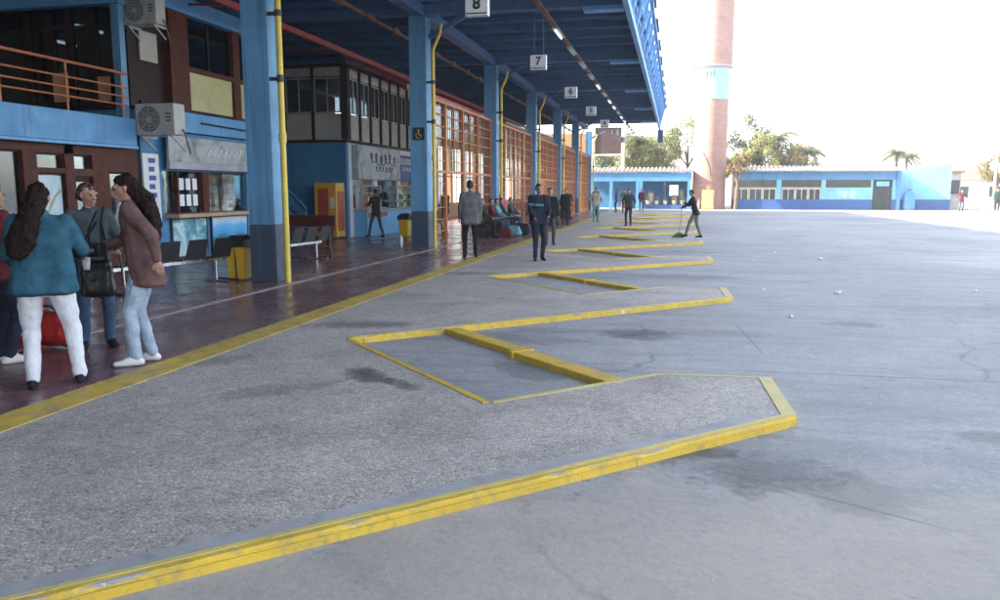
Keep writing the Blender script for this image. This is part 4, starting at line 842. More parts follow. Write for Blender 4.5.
def person(label, loc, face, H=1.72, top='grey', legs='black', shoe='black', skin='skin', hair='hair_black', hair_len=0, bulk=1.0, lean=0, feet=((-.10, 0), (.10, 0)), hands=None, look=(0, 0), seat=None, near=False,
           coat=0.0, hood=False, cap=None, pack=None, hips=None, wide=1.0, pelvis_y=0.0, group=None, mane=None):
    """stands at loc facing 'face' degrees (0 = away from the camera, 90 = left, 180 = to the camera); own axes: +Y ahead, +X right"""
    t = thing('person', label, 'person', (0, 0, 0), group); s = H / 1.72; V = Vector; vox = .011 if near else .022; sub = 2 if near else 1
    pz = seat if seat else .93 * s
    P = V((0, pelvis_y, pz)); ln = R(lean); dr = V((0, math.sin(ln), math.cos(ln)))
    fw = V((0, math.cos(ln), -math.sin(ln)))
    Wc = P + dr * .17 * s; C_ = P + dr * .33 * s; S = P + dr * .48 * s; N = P + dr * .545 * s
    hd = (dr + V((0, 0, 1))).normalized(); Hc = N + hd * .125 * s + V((0, .012, 0))
    sw = .165 * s * wide; hw = .088 * s * (hips or 1)
    sl, sr = S - V((sw, 0, 0)), S + V((sw, 0, 0))
    hands = hands or ((-.25, .04, pz - .10), (.25, .04, pz - .10))
    arms = []
    for sh, hnd, sx in ((sl, hands[0], -1), (sr, hands[1], 1)):
        e, wv = ik(sh, hnd, .285 * s, .25 * s, (sx * .5, -1, -.2)); arms.append((sh, e, wv, sx))
    lg = []
    for sx, ft in ((-1, feet[0]), (1, feet[1])):
        hp = P + V((sx * hw, 0, -.02)); fz = (ft[2] if len(ft) > 2 else 0) + .085 * s; k, a = ik(hp, (ft[0], ft[1], fz), .43 * s, .42 * s, (sx * .12, 1, .1)); lg.append((hp, k, a, sx))
    # ---- body: one skin
    yaw, pit = R(look[0]), R(look[1]); Rm = Matrix.Rotation(yaw, 3, 'Z') @ Matrix.Rotation(pit, 3, 'X')
    def h(x, y, z): return Hc + Rm @ V((x * s, y * s, z * s))
    b = Blob(sub)
    b.hull((h(0, -.015, .035), (.078 * s, .092 * s, .088 * s)), (h(0, .02, .0), (.068 * s, .075 * s, .08 * s))); b.hull((h(0, .02, 0), .062 * s), (h(0, .045, -.07), .036 * s), (h(-.03, .0, -.05), .035 * s), (h(.03, .0, -.05), .035 * s))
    if near:
        b.hull((h(0, .095, .015), .008), (h(0, .110, -.018), .011), (h(-.014, .098, -.022), .010), (h(.014, .098, -.022), .010)); b.hull((h(-.045, .075, .036), .012), (h(.045, .075, .036), .012), (h(0, .088, .034), .012))
        b.hull((h(-.02, .088, -.052), .009), (h(.02, .088, -.052), .009), (h(0, .094, -.050), .010)); b.hull((h(0, .078, -.085), .018), (h(0, .06, -.08), .024))
    for sx in (-1, 1): b.hull((h(sx * .080, -.005, .012), (.010, .018, .026)), (h(sx * .078, .0, -.018), (.008, .011, .012)))
    b.hull((N - dr * .05 * s, .056 * s), (Hc - hd * .06 * s, .05 * s))
    b.hull((S - V((sw * .8, 0, .02)), .05 * s), (S + V((sw * .8, 0, -.02)), .05 * s), (C_, (.12 * s, .08 * s, .08 * s))); b.hull((C_, (.12 * s, .08 * s, .08 * s)), (P, (.12 * s, .08 * s, .08 * s)))
    for sh, e, wv, sx in arms:
        b.hull((sh, .042 * s), (e, .036 * s)); b.hull((e, .036 * s), (wv, .025 * s))
        fd = (wv - e).normalized(); side = fd.cross(V((0, 0, 1)))
        side = side.normalized() if side.length > .2 else V((0, 1, 0)); 
        if abs(fd.z) > .75: side = V((0, 1, 0)); side = (side - fd * side.dot(fd)).normalized()
        nrm = fd.cross(side).normalized()
        inner = nrm * (-sx if nrm.x * 1 > 0 else sx)
        pc = wv + fd * .045 * s
        b.hull((wv, (.020 * s,) * 3), (pc + side * .022 * s, .015 * s), (pc - side * .022 * s, .015 * s))
        if near:
            for q, L in ((-.028, .060), (-.010, .072), (.010, .076), (.028, .066)):
                r0 = pc + side * q * s + fd * .012; m1 = r0 + (fd * .9 + inner * .25).normalized() * L * .55 * s; m2 = m1 + (fd * .6 + inner * .75).normalized() * L * .5 * s
                b.hull((r0, .0095), (m1, .009)); b.hull((m1, .009), (m2, .0078))
            r0 = wv + fd * .02 + side * .024; m1 = r0 + (side * .8 + fd * .6).normalized() * .035; m2 = m1 + (fd * .9 + inner * .4).normalized() * .032; b.hull((r0, .012), (m1, .010)); b.hull((m1, .010), (m2, .009))
        else: b.hull((pc, (.024, .024, .024)), (pc + fd * .06 * s + inner * .02, .018))
    for hp, k, a, sx in lg: b.hull((hp, .06 * s), (k, .05 * s)); b.hull((k, .05 * s), (a, .036 * s)); b.hull((a, .030 * s), (a + V((sx * .015, .10, -.045)), .018))
    b.build('body', skin, t, .0085 if near else .016, smooth=2)
    if near:
        for sx in (-1, 1):
            m = MB(); m.add(*ico(h(sx * .031, .086, .012), .011)); m.build('eye', 'hair_black', t)
        m = MB(); m.bar(h(-.022, .101, -.052), h(.022, .101, -.052), .006, .010); m.build('lips', 'lips', t)
    # ---- top
    B = bulk; j = Blob(sub); d2 = .125 * s * B
    hem = P - dr * (.10 + coat) * s; hwid = .108 * s * B * (hips or 1)
    j.hull((sl + V((.02, 0, -.015)), .068 * s * min(B, 1.15)), (sr + V((-.02, 0, -.015)), .068 * s * min(B, 1.15)), (C_ - V((.085 * wide * s, 0, 0)), .095 * s * B), (C_ + V((.085 * wide * s, 0, 0)), .095 * s * B))
    j.hull((C_ - V((.085 * wide * s, 0, 0)), .095 * s * B), (C_ + V((.085 * wide * s, 0, 0)), .095 * s * B), (Wc - V((hwid * .75, -.01, 0)), .09 * s * B), (Wc + V((hwid * .75, .01, 0)), .09 * s * B))
    j.hull((Wc - V((hwid * .75, -.01, 0)), .09 * s * B), (Wc + V((hwid * .75, .01, 0)), .09 * s * B), (hem - V((hwid * .80, 0, 0)), (.110 * s * B, .128 * s * B, .04)), (hem + V((hwid * .80, 0, 0)), (.110 * s * B, .128 * s * B, .04)))
    j.hull((N - dr * .06 * s, .075 * s), (N - dr * .01 * s, .066 * s))
    for sh, e, wv, sx in arms: j.hull((sh, .066 * s * min(B, 1.2)), (e, .052 * s * min(B, 1.2))); j.hull((e, .053 * s * min(B, 1.2)), (wv - (wv - e).normalized() * .02, .040 * s))
    j.build('jacket', 'cloth_' + top, t, vox, .010 * (1 if near else .6), 3, seed=loc[0] * 7)
    # ---- trousers
    q = Blob(sub); q.hull((P + V((-hw, 0, .0)), .100 * s * B), (P + V((hw, 0, .0)), .100 * s * B), (P + V((0, 0, -.07)), .09 * s))
    for hp, k, a, sx in lg: q.hull((hp, .094 * s * B), (k, .066 * s * (B * .5 + .5))); q.hull((k, .067 * s * (B * .5 + .5)), (a + V((0, -.005, 0)), .056 * s))
    q.build('trousers', 'cloth_' + legs, t, vox, .008 * (1 if near else .6), 3, 12.0, seed=loc[1] * 3)
    for hp, k, a, sx in lg:
        z = a.z - .085 * s; f = Blob(sub); out = sx * .02
        f.hull((V((a.x, a.y - .045, z + .035)), (.036, .04, .035)), (V((a.x, a.y, z + .075)), .042), (V((a.x + out, a.y + .09, z + .034)), (.042, .045, .034))); f.hull((V((a.x + out, a.y + .09, z + .034)), (.042, .045, .034)), (V((a.x + out * 1.4, a.y + .155, z + .028)), (.036, .035, .027)))
        f.build('shoe', 'cloth_' + shoe, t, .012 if near else .018, smooth=2)
    # ---- hair
    f = Blob(sub)
    f.hull((h(0, -.025, .055), (.086 * s, .092 * s, .085 * s)), (h(0, -.045, .0), (.082 * s, .070 * s, .07 * s)), (h(0, .030, .092), (.058 * s, .035 * s, .03 * s)))
    if hair_len: f.hull((h(0, -.06, 0), (.08 * s, .05 * s, .06 * s)), (h(0, -.085, -.12), (.085 * s, .045 * s, .06 * s))); f.hull((h(0, -.085, -.12), (.085 * s, .045 * s, .06 * s)), (h(.0, -.10, -.12 - hair_len), (.06 * s, .035 * s, .05 * s)))
    f.build('hair' if not cap else 'cap', cap or hair, t, .010 if near else .02, .018, 1, 26)
    if mane:
        f = Blob(sub); mx, ml = mane; rr = .010 if near else .02
        p0 = h(0, -.05, .02); p1 = S + V((mx * .35, -.05, .05)) - fw * .09 * s; p2 = C_ + V((mx * .8, 0, 0)) - fw * .13 * s * B; p3 = C_ + V((mx, 0, -ml)) - fw * .13 * s * B
        f.hull((p0, .082 * s), (p1, .085 * s)); f.hull((p1, .085 * s), (p2, (.12 * s, .07 * s, .09 * s))); f.hull((p2, (.12 * s, .07 * s, .09 * s)), (p3, (.085 * s, .05 * s, .07 * s)))
        f.build('long_hair', hair, t, rr, .017, 2, 19)
    if pack:
        f = Blob(sub); pk = pack[2] if len(pack) > 2 else 1.0; c0 = S - fw * .17 * s - dr * .03; c1 = S - dr * .30 * pk * s - fw * .20 * s
        f.hull((c0 - V((.09 * pk, 0, 0)), .065 * pk), (c0 + V((.09 * pk, 0, 0)), .065 * pk), (c1 - V((.11 * pk, 0, 0)), .09 * pk), (c1 + V((.11 * pk, 0, 0)), .09 * pk)); bag = None
        u = thing('backpack', pack[1], 'backpack', (0, 0, 0)); f.build('bag', pack[0], u, vox, .01, 3)
        st = MB()
        for sx in (-1, 1): st.tube([S + V((sx * .11, 0, 0)) - fw * .14 * s, S + V((sx * .11, 0, .075)), S + V((sx * .12, 0, -.05)) + fw * .115 * s * B, C_ + V((sx * .13, 0, -.06)) + fw * .11 * s * B, Wc + V((sx * .16, 0, 0)) - fw * .10 * s], .014, 6)
        st.build('strap', 'cloth_black', u); u.location = loc; u.rotation_euler = (0, 0, R(face))
    t.location = loc; t.rotation_euler = (0, 0, R(face)); t['_hands'] = 0; del t['_hands']
    return t
def ico(c, r):
    bm = bmesh.new(); bmesh.ops.create_icosphere(bm, subdivisions=2, radius=r); vs = [tuple(Vector(c) + v.co) for v in bm.verts]; fs = [tuple(v.index for v in f.verts) for f in bm.faces]; bm.free(); return vs, fs

# foreground group
person('stout long haired woman in a teal knitted top and white trousers, back to camera', (-4.97, 5.30, PZ), 36, 1.64, 'teal', 'white', 'black', hair='hair_dark', mane=(-.15, .10), bulk=1.24, wide=1.1, hips=1.24, lean=5,
       feet=((-.13, -.02), (.20, .05)), hands=((-.20, .26, .98), (.24, .36, 1.03)), look=(-4, -10), near=True)
person('woman in a brown jacket and pale jeans with long dark curls down her back', (-4.80, 6.22, PZ), 120, 1.74, 'brown', 'jeans_pale', 'trainer', hair='hair_dark', bulk=1.2, lean=11,
       feet=((-.10, .06), (.08, -.06)), hands=((-.28, -.20, .97), (.08, .34, 1.08)), look=(8, -12), near=True, coat=.09, mane=(.03, .14), pelvis_y=-.06)
person('person in a slate jacket and blue jeans facing the woman in brown', (-5.74, 6.75, PZ), 228, 1.66, 'slate', 'jeans', 'black', hair='hair_brown', lean=4, coat=.14,
       feet=((-.12, 0), (.12, .02)), hands=((-.20, .26, 1.0), (.14, .30, 1.05)), look=(30, -6), near=True)
person('person at the left picture edge in a maroon jacket and dark trousers', (-6.08, 5.95, PZ), -20, 1.66, 'maroon', 'navy', 'trainer', hair='hair_maroon', hair_len=.2, bulk=1.1, near=True, hands=((-.22, .2, 1.0), (.24, .12, .9)))
# camera on a strap, hand bag
t = thing('camera_bag', 'small black camera hanging from a neck strap against the brown jacket', 'camera', (-5.02, 6.02, 1.2)); b = MB(); b.box(-5.10, -4.96, 5.93, 6.02, 1.16, 1.28); b.build('camera_body', 'black_plastic', t, .01)
b = MB(); b.cyl((-5.03, 5.93, 1.22), (-5.06, 5.86, 1.21), .035); b.build('lens', 'black_metal', t); b = MB(); b.tube([(-5.10, 5.98, 1.28), (-5.13, 6.02, 1.40), (-5.10, 6.10, 1.56)], .009, 6).tube([(-4.97, 5.98, 1.28), (-5.0, 6.02, 1.45), (-5.03, 6.1, 1.6)], .009, 6); b.build('strap', 'cloth_black', t)
t = thing('shoulder_bag', 'large black shoulder bag hanging in front of the person in slate', 'bag', (-5.33, 6.32, .9)); f = Blob(2); f.hull(((-5.42, 6.28, .80), .06), ((-5.22, 6.36, .80), .06), ((-5.40, 6.29, 1.05), .05), ((-5.24, 6.35, 1.05), .05)); f.build('bag', 'black_plastic', t, .012, .012)
b = MB(); b.tube([(-5.42, 6.3, 1.08), (-5.44, 6.34, 1.3), (-5.40, 6.45, 1.45)], .012, 6).tube([(-5.24, 6.35, 1.08), (-5.28, 6.4, 1.28), (-5.36, 6.46, 1.45)], .012, 6); b.build('strap', 'cloth_black', t)
t = thing('paper_cup', 'white paper cup held between the pair by the door', 'cup', (-5.18, 6.25, 1.05)); b = MB(); b.lathe([(.001, 1.02), (.028, 1.02), (.036, 1.13), (.001, 1.13)], 16, (-5.30, 6.16)); b.build('cup', 'paper_white', t)
# red luggage
t = thing('sports_bag', 'round red sports bag with a white squiggle on the floor', 'bag', (-6.25, 6.6, PZ)); f = Blob(2); f.hull(((-6.45, 6.62, PZ + .17), .155), ((-5.98, 6.66, PZ + .17), .155)); f.hull(((-6.35, 6.63, PZ + .26), .12), ((-6.08, 6.66, PZ + .26), .12)); f.build('bag', 'red_fabric', t, .015, .015)
b = MB(); b.tube([(-6.48 + k * .032, 6.455 - .012 * math.sin(k), PZ + .19 + .035 * math.sin(k * 1.3)) for k in range(10)], .010, 5); b.build('white_mark', 'paper_white', t); b = MB(); b.tube([(-6.36, 6.6, PZ + .36), (-6.3, 6.55, PZ + .44), (-6.12, 6.58, PZ + .44), (-6.06, 6.62, PZ + .36)], .012, 6); b.build('handle', 'black_plastic', t)
t = thing('suitcase', 'upright red suitcase behind the round red bag', 'suitcase', (-6.85, 7.0, PZ)); b = MB(); b.box(-7.06, -6.70, 6.9, 7.14, PZ + .05, PZ + .60); b.build('shell', 'red_fabric', t, .04)
b = MB(); b.tube([(-6.98, 7.1, PZ + .6), (-6.98, 7.1, PZ + .85), (-6.78, 7.1, PZ + .85), (-6.78, 7.1, PZ + .6)], .01, 6); b.build('pull_handle', 'chrome', t)
for x in (-7.02, -6.75): b = MB(); b.cyl((x, 7.0, PZ + .03), (x + .03, 7.0, PZ + .03), .03); b.build('wheel', 'black_metal', t)
# walkers and standers, near to far
person('man in a grey jacket and black trousers walking away past the lattice', (-4.73, 17.9, PZ), 18, 1.82, 'grey', 'black', 'black', bulk=1.22, wide=1.05, feet=((-.13, -.05), (.13, .08)), hands=((-.27, .06, .86), (.27, .04, .86)), coat=.06, hair='hair_black')
person('man in a navy patterned jacket standing with bags on the grey paving', (-3.02, 17.5, PZ), 205, 1.74, 'navy', 'navy', 'black', bulk=1.26, wide=1.1, feet=((-.09, 0), (.09, .05)), hands=((-.16, .26, 1.02), (.16, .24, .98)), look=(5, 0), skin='skin_dark', pack=('cloth_black', 'black backpack on the man in the navy jacket'))
t = thing('chest_sash', 'pale stripe of a sash across the navy jacket', 'sash', (-3.02, 17.3, 1.3)); b = MB(); b.bar((-3.22, 17.335, 1.43), (-2.88, 17.335, 1.41), .02, .05); b.build('sash', 'cloth_aqua', t)
person('person all in black striding by the snack counter, hand raised', (-9.75, 24.6, PZ), 60, 1.62, 'black', 'slate', 'black', feet=((-.10, .28), (.10, -.25)), hands=((-.22, .22, 1.1), (.2, .1, 1.45)), hair='hair_black')
person('person in dark clothes in the open doorway of the first lattice', (-7.85, 26.25, PZ), 150, 1.68, 'green_dark', 'slate', 'black', hands=((-.22, .1, .86), (.22, .14, .9)))
person('person in a long dark coat standing by the fifth column', (-4.9, 35.5, PZ), 185, 1.66, 'black', 'black', 'black', coat=.18, bulk=1.08)
person('person in a beige top and aqua trousers standing near the middle of the concourse', (-3.9, 39.4, PZ), 195, 1.70, 'beige', 'aqua', 'slate', bulk=1.2, hands=((-.3, .1, .95), (.28, .15, 1.0)))
person('person in blue jacket and black trousers standing over the far bay lines', (-2.05, 35.6, PZ), 170, 1.64, 'slate', 'navy', 'black', bulk=1.1, hands=((-.3, .15, .95), (.2, .2, 1.1)))
person('companion in a black coat right behind the man in the navy patterned jacket', (-3.55, 22.5, PZ), 190, 1.66, 'black', 'slate', 'black', bulk=1.05)
wk = person('worker in a black hooded vest and grey trousers sweeping with a broom', (0.62, 27.1, PZ), 82, 1.62, 'black', 'khaki', 'black', lean=14, feet=((-.10, .26), (.10, -.22)), hands=((-.10, .42, 1.0), (.05, .36, 1.18)), look=(0, -18), bulk=1.12, pelvis_y=-.05)
t = thing('broom', 'long broom held by the sweeping worker', 'broom', (.15, 27.1, PZ)); b = MB(); b.cyl((.16, 27.12, PZ + .10), (.24, 27.15, 1.50), .016, n=8); b.build('handle', 'alu_frame', t)
b = MB(); b.add([(-.10, 27.0, PZ), (.32, 27.05, PZ), (.30, 27.25, PZ), (-.12, 27.2, PZ), (.08, 27.1, PZ + .16), (.24, 27.11, PZ + .16), (.23, 27.17, PZ + .16), (.07, 27.16, PZ + .16)], [(3, 2, 1, 0), (4, 5, 6, 7), (0, 1, 5, 4), (1, 2, 6, 5), (2, 3, 7, 6), (3, 0, 4, 7)]); b.build('bristles', 'broom_bristle', t)
person('small dark figure standing in the sun behind the low rail', (21.75, 67.5, 0.07), 180, 1.7, 'maroon', 'slate', 'black', hands=((-.4, .1, 1.0), (.4, .1, 1.0)))
person('dark figure at the right picture edge in the sunlit far yard', (25.0, 69.6, 0.07), 170, 1.8, 'green_dark', 'black', 'black', bulk=1.3)
# seated and waiting people by the lattice
def waiting_bench(loc, label):
    t = thing('waiting_bench', label, 'bench', (0, 0, 0), 'waiting benches along the lattice'); b = MB(); b.box(-.22, .22, -1.2, 1.2, .40, .45); b.build('seat', 'timber_dark', t); b = MB(); b.box(-.26, -.22, -1.2, 1.2, .5, .85); b.build('backrest', 'timber_dark', t)
    for y in (-1.0, 1.0): b = MB(); b.box(-.2, .2, y - .03, y + .03, 0, .40).box(-.215, -.2, y - .03, y + .03, .4, .7); b.build('leg', 'black_metal', t)
    t.location = loc
waiting_bench((-6.35, 27.6, PZ), 'dark bench with seated people by the third column'); waiting_bench((-6.3, 36.2, PZ), 'dark bench with seated people by the fifth column'); waiting_bench((-6.3, 44.4, PZ), 'dark empty looking bench farther along the lattice')
sitf = ((-.1, .42), (.1, .42))
for x, y, top, legs, lab, f in ((-6.3, 26.75, 'maroon', 'slate', 'seated person in maroon, nearest on the first waiting bench', -90), (-6.28, 27.5, 'aqua', 'jeans', 'seated person in aqua and white on the first waiting bench', -95), (-6.3, 28.35, 'black', 'black', 'seated person in black, farthest on the first waiting bench', -85),
                         (-6.3, 35.4, 'navy', 'jeans', 'seated person in navy, nearest on the second waiting bench', -90), (-6.3, 36.3, 'slate', 'navy', 'seated person in slate, middle of the second waiting bench', -95), (-6.25, 44.2, 'black', 'slate', 'seated dark figure on the third waiting bench', -90)):
    person(lab, (x, y, PZ), f, 1.66, top, legs, 'trainer' if top == 'aqua' else 'black', feet=sitf, seat=.54, hands=((-.14, .34, .66), (.14, .34, .66)), bulk=1.1)
for x, y, top, legs, lab, f in ((-6.35, 25.6, 'olive', 'black', 'seated person in a dark olive coat by the third column', -80), (-6.3, 30.0, 'slate', 'jeans', 'seated person in slate beyond the first waiting bench end', -100), (-6.3, 37.4, 'black', 'navy', 'seated person in black, farthest on the second waiting bench', -80)):
    person(lab, (x, y, PZ), f, 1.66, top, legs, 'black', feet=sitf, seat=.54, hands=((-.14, .34, .66), (.14, .34, .66)), bulk=1.15)
    t = thing('waiting_stool', 'dark block seat under the %s' % lab.replace('seated person in ', 'person in '), 'seat', (x, y, PZ)); b = MB(); b.box(x - .25, x + .22, y - .25, y + .25, PZ + .36, PZ + .44); b.build('seat', 'timber_dark', t)
    for ly_ in (-.2, .2): b = MB(); b.box(x - .2, x + .18, y + ly_ - .02, y + ly_ + .02, PZ, PZ + .36); b.build('leg', 'black_metal', t)
for x, y, top, legs, lab, f in ((-5.45, 31.5, 'olive', 'navy', 'stander in a dark olive coat near the fourth column', 150), (-5.6, 41.5, 'navy', 'black', 'stander in navy by the sixth column', 200), (-4.6, 46.5, 'brown', 'jeans', 'walker in brown beyond the sixth column', 10), (-3.4, 54.0, 'grey', 'navy', 'distant walker in grey near the far bays', 190), (-5.4, 55.5, 'maroon', 'black', 'distant walker in maroon at the end of the lattice', 0)):
    person(lab, (x, y, PZ), f, random.uniform(1.6, 1.76), top, legs, 'black', bulk=1.12, hands=((-.26, random.uniform(-.05, .2), .95), (.25, random.uniform(-.05, .25), .95)))
person('person in a bright pink top standing behind the first waiting bench', (-6.72, 30.4, PZ), -100, 1.62, 'pink', 'maroon', 'black', hair='hair_brown', hair_len=.1)
for (x, y, sx, sy, sz, mt, lab) in ((-5.55, 27.0, .2, .16, .30, 'cloth_aqua', 'pale blue travel bag at the feet of the seated group'), (-5.35, 27.9, .16, .22, .34, 'cloth_black', 'black travel bag at the feet of the seated group'), (-5.7, 26.3, .2, .15, .22, 'cloth_maroon', 'maroon bag at the near end of the seated group'),
                                    (-5.9, 29.3, .14, .2, .30, 'cloth_black', 'black bag beyond the seated group by the lattice'), (-5.5, 35.8, .2, .2, .3, 'cloth_navy', 'navy bag in front of the second waiting bench')):
    t = thing('travel_bag', lab, 'bag', (x, y, PZ)); f = Blob(1); f.hull(((x - sx, y - sy, PZ + .08), .08), ((x + sx, y - sy, PZ + .08), .08), ((x + sx, y + sy, PZ + .08), .08), ((x - sx, y + sy, PZ + .08), .08), ((x - sx * .7, y, PZ + sz), .07), ((x + sx * .7, y, PZ + sz), .07)); f.build('bag', mt, t, .025, .01)
    b = MB(); b.tube([(x - .08, y, PZ + sz + .05), (x - .05, y, PZ + sz + .15), (x + .05, y, PZ + sz + .15), (x + .08, y, PZ + sz + .05)], .01, 6); b.build('handle', 'cloth_black', t)
# distant passers-by in front of the far pavilion
for x, y, top, legs, lab in ((-5.2, 52.0, 'navy', 'navy', 'distant walker in navy near the end of the orange lattice'), (-4.2, 57.5, 'slate', 'black', 'distant walker in slate before the far pavilion'), (-2.6, 62.0, 'maroon', 'jeans', 'distant walker in maroon before the far pavilion'), (-6.0, 60.0, 'black', 'slate', 'distant dark walker beside the last blue column')):
    person(lab, (x, y, PZ), random.choice((0, 180, 90)), 1.68, top, legs, 'black', bulk=1.1)
# ------------------------------------------------------------------ far end: pavilion, tower, long building, yard
GZ = 0.07
def tile_edge(mb, x0, x1, y, z, pitch=.36, r=.11, dep=2.5, rise=.9):
    """row of roof tile barrels running back and up from the eave"""
    n = int((x1 - x0) / pitch)
    for k in range(n):
        x = x0 + pitch * (k + .5); mb.cyl((x, y, z), (x, y + dep, z + rise), r, n=8)
    mb.add([(x0, y + .05, z - .04), (x1, y + .05, z - .04), (x1, y + dep, z + rise - .04), (x0, y + dep, z + rise - .04), (x0, y + .05, z - .10), (x1, y + .05, z - .10), (x1, y + dep, z + rise - .10), (x0, y + dep, z + rise - .10)], [(0, 1, 2, 3), (7, 6, 5, 4), (0, 4, 5, 1), (1, 5, 6, 2), (2, 6, 7, 3), (3, 7, 4, 0)])
pv = thing('pavilion', 'low blue pavilion with open bays behind the far end of the bays', 'building', (-3.2, 71, GZ))
b = MB(); b.box(-9.5, 1.3, 69.9, 70.1, 2.5, 3.25); b.build('fascia', 'wall_blue', pv)
b = MB(); tile_edge(b, -9.5, 1.35, 69.75, 3.36, rise=.32); b.build('tiled_roof', 'roof_tile', pv)
b = MB(); b.box(-9.5, 1.3, 70.1, 76, 3.1, 3.2); b.build('ceiling', 'roof_navy', pv)
for x in (-7.3, -5.6, -3.3, -3.0, 1.1): b = MB(); b.box(x - .14, x + .14, 69.86, 70.14, 0.02, 2.495); b.build('post', 'wall_blue', pv)
b = MB(); b.box(-9.5, -.6, 75.8, 76, 0.02, 3.08).box(.2, 1.3, 75.8, 76, 0.02, 3.08).box(-.6, .2, 75.8, 76, 0.02, 1.2).box(-.6, .2, 75.8, 76, 2.2, 3.08); b.build('rear_wall', 'wall_blue_deep', pv)
b = MB(); b.box(-2.7, .9, 70.3, 70.7, 0.02, .45); b.build('low_wall', 'far_base_navy', pv)
for x, y, w_, h, z, mt, lab in ((-2.2, 72, .5, 1.5, .1, 'interior_warm', 'brown cabinet inside the far pavilion, left of the white post'), (-.1, 72.5, .5, 1.2, .1, 'orange_paint', 'orange cabinet inside the far pavilion, beside the tower end'), (-1.0, 71.5, .12, 2.3, .1, 'sign_white', 'white post-like panel in the middle of the far pavilion'), (-4.6, 72, .5, 1.4, .1, 'item_orange', 'orange machine inside the far pavilion, left bay'), (.5, 73, .4, 1.7, .1, 'panel_yellow', 'yellow cabinet at the right end of the far pavilion')):
    t = thing('cabinet', lab, 'cabinet', (x, y, GZ)); b = MB(); b.box(x - w_ / 2, x + w_ / 2, y, y + .4, z, z + h); b.build('case', mt, t, .02); b = MB(); b.box(x - w_ * .35, x + w_ * .35, y - .012, y - .003, z + h * .4, z + h * .9); b.build('front_panel', 'sign_white' if mt != 'sign_white' else 'ink_blue', t)
for k in range(5):
    x = -2.4 + k * .75; t = thing('planter', 'pale planter with leafy plant in the far pavilion, %s from the left' % ORD[k], 'planter', (x, 70.9, GZ), 'planters in the far pavilion'); b = MB(); b.lathe([(.001, .45), (.14, .45), (.2, .8), (.18, .8), (.001, .76)], 14, (x, 70.5)); b.build('pot', 'cream_paint', t)
    b = MB()
    for q in range(40):
        a = random.uniform(0, 6.28); r = random.uniform(.05, .26); z = .8 + random.uniform(.02, .35); c = Vector((x + r * math.cos(a), 70.5 + r * math.sin(a), z)); u = Vector((random.uniform(-1, 1), random.uniform(-1, 1), random.uniform(-.5, 1))).normalized() * .09; v = u.cross(Vector((0, 1, .3))).normalized() * .03; b.add([c - u, c + v, c + u, c - v], [(0, 1, 2, 3)])
    b.build('leaves', 'leaf_olive', t)
hb = thing('raised_hoarding', 'brown clad box with cream edges above the pavilion roof', 'hoarding', (-6.5, 76, 5)); b = MB(); b.box(-7.7, -5.2, 76, 78, 5.15, 7.6); b.build('cladding', 'brown_cladding', hb)
b = MB(); b.box(-8.0, -7.7, 75.9, 78.1, GZ, 7.7).box(-5.2, -4.9, 75.9, 78.1, GZ, 7.7).box(-7.7, -5.2, 75.9, 78.1, 7.6, 7.7).box(-7.7, -5.2, 75.9, 78.1, 5.0, 5.14); b.build('cream_frame', 'cream_paint', hb)
# tower
tw = thing('brick_tower', 'tall round pink brick tower with a pale blue band, sunlit on its left', 'tower', (2.8, 71.5, GZ))
def ringy(z0, z1, r, mat, name):
    b = MB(); b.lathe([(r, z0), (r, z1)], 48, (2.8, 71.5)); b.lathe([(0.001, z1), (r, z1)][::-1], 48, (2.8, 71.5)); b.build(name, mat, tw)
ringy(0.02, 1.45, 1.42, 'brick_tower', 'base_course'); ringy(1.45, 9.4, 1.40, 'brick_tower', 'lower_shaft'); ringy(9.4, 12.05, 1.44, 'tower_cyan', 'blue_band'); ringy(12.25, 25.5, 1.60, 'brick_tower', 'upper_drum')
b = MB(); b.lathe([(1.4, 12.05), (1.68, 12.07), (1.68, 12.24), (1.5, 12.26)], 48, (2.8, 71.5)); b.build('ledge_ring', 'tower_pink', tw)
for a in (-112, -100, -88): b = MB(); c, s_ = math.cos(R(a)), math.sin(R(a)); b.bar((2.8 + 1.45 * c, 71.5 + 1.45 * s_, 11.2), (2.8 + 1.45 * c, 71.5 + 1.45 * s_, 11.75), .10, .05); b.build('slot', 'clamp_dark', tw)
b = MB(); b.tube([(2.2, 69.95, 4.9), (2.5, 69.7, 4.3), (2.75, 69.65, 3.6), (2.85, 69.7, 2.9)], .07, 8); b.build('hooked_pipe', 'trunk_bark', tw)
t = thing('ochre_cabinet', 'ochre service cabinet standing at the foot of the brick tower', 'cabinet', (2.7, 69.4, GZ)); b = MB(); b.box(2.2, 3.2, 69.3, 69.8, .02, 1.75); b.build('case', 'orange_paint', t, .02); b = MB(); b.box(2.3, 3.1, 69.285, 69.297, .2, 1.6); b.build('door', 'panel_yellow', t)
# long blue building
fb = thing('office_building', 'long low cyan and navy building with tiled roof across the lot', 'building', (11.5, 72, GZ))
Y = 70.9
def fx(name, mat, bits, d=0.0, dep=.2, parent=None):
    b = MB()
    for x0, x1, z0, z1 in bits: b.box(x0, x1, Y - d, Y - d + dep, z0, z1)
    return b.build(name, mat, parent or fb)
fx('navy_base', 'far_base_navy', [(4.9, 16.05, 0.02, .95), (17.55, 17.9, 0.02, .95)], .03)
fx('cyan_wall', 'far_cyan', [(12.0, 16.05, .951, 1.95), (12.0, 12.35, 1.95, 2.6), (15.9, 16.05, 1.95, 2.6)])
fx('cyan_pier', 'far_cyan', [(17.55, 17.9, .951, 2.6)]); fx('cyan_pier', 'far_cyan', [(8.4, 8.8, .951, 2.6)])
fx('upper_band', 'wall_blue', [(4.9, 17.9, 2.6, 3.32)], .01)
fx('lintel', 'panel_grey', [(4.9, 8.4, 1.88, 1.98), (8.8, 12.0, 1.88, 1.98)], .02)
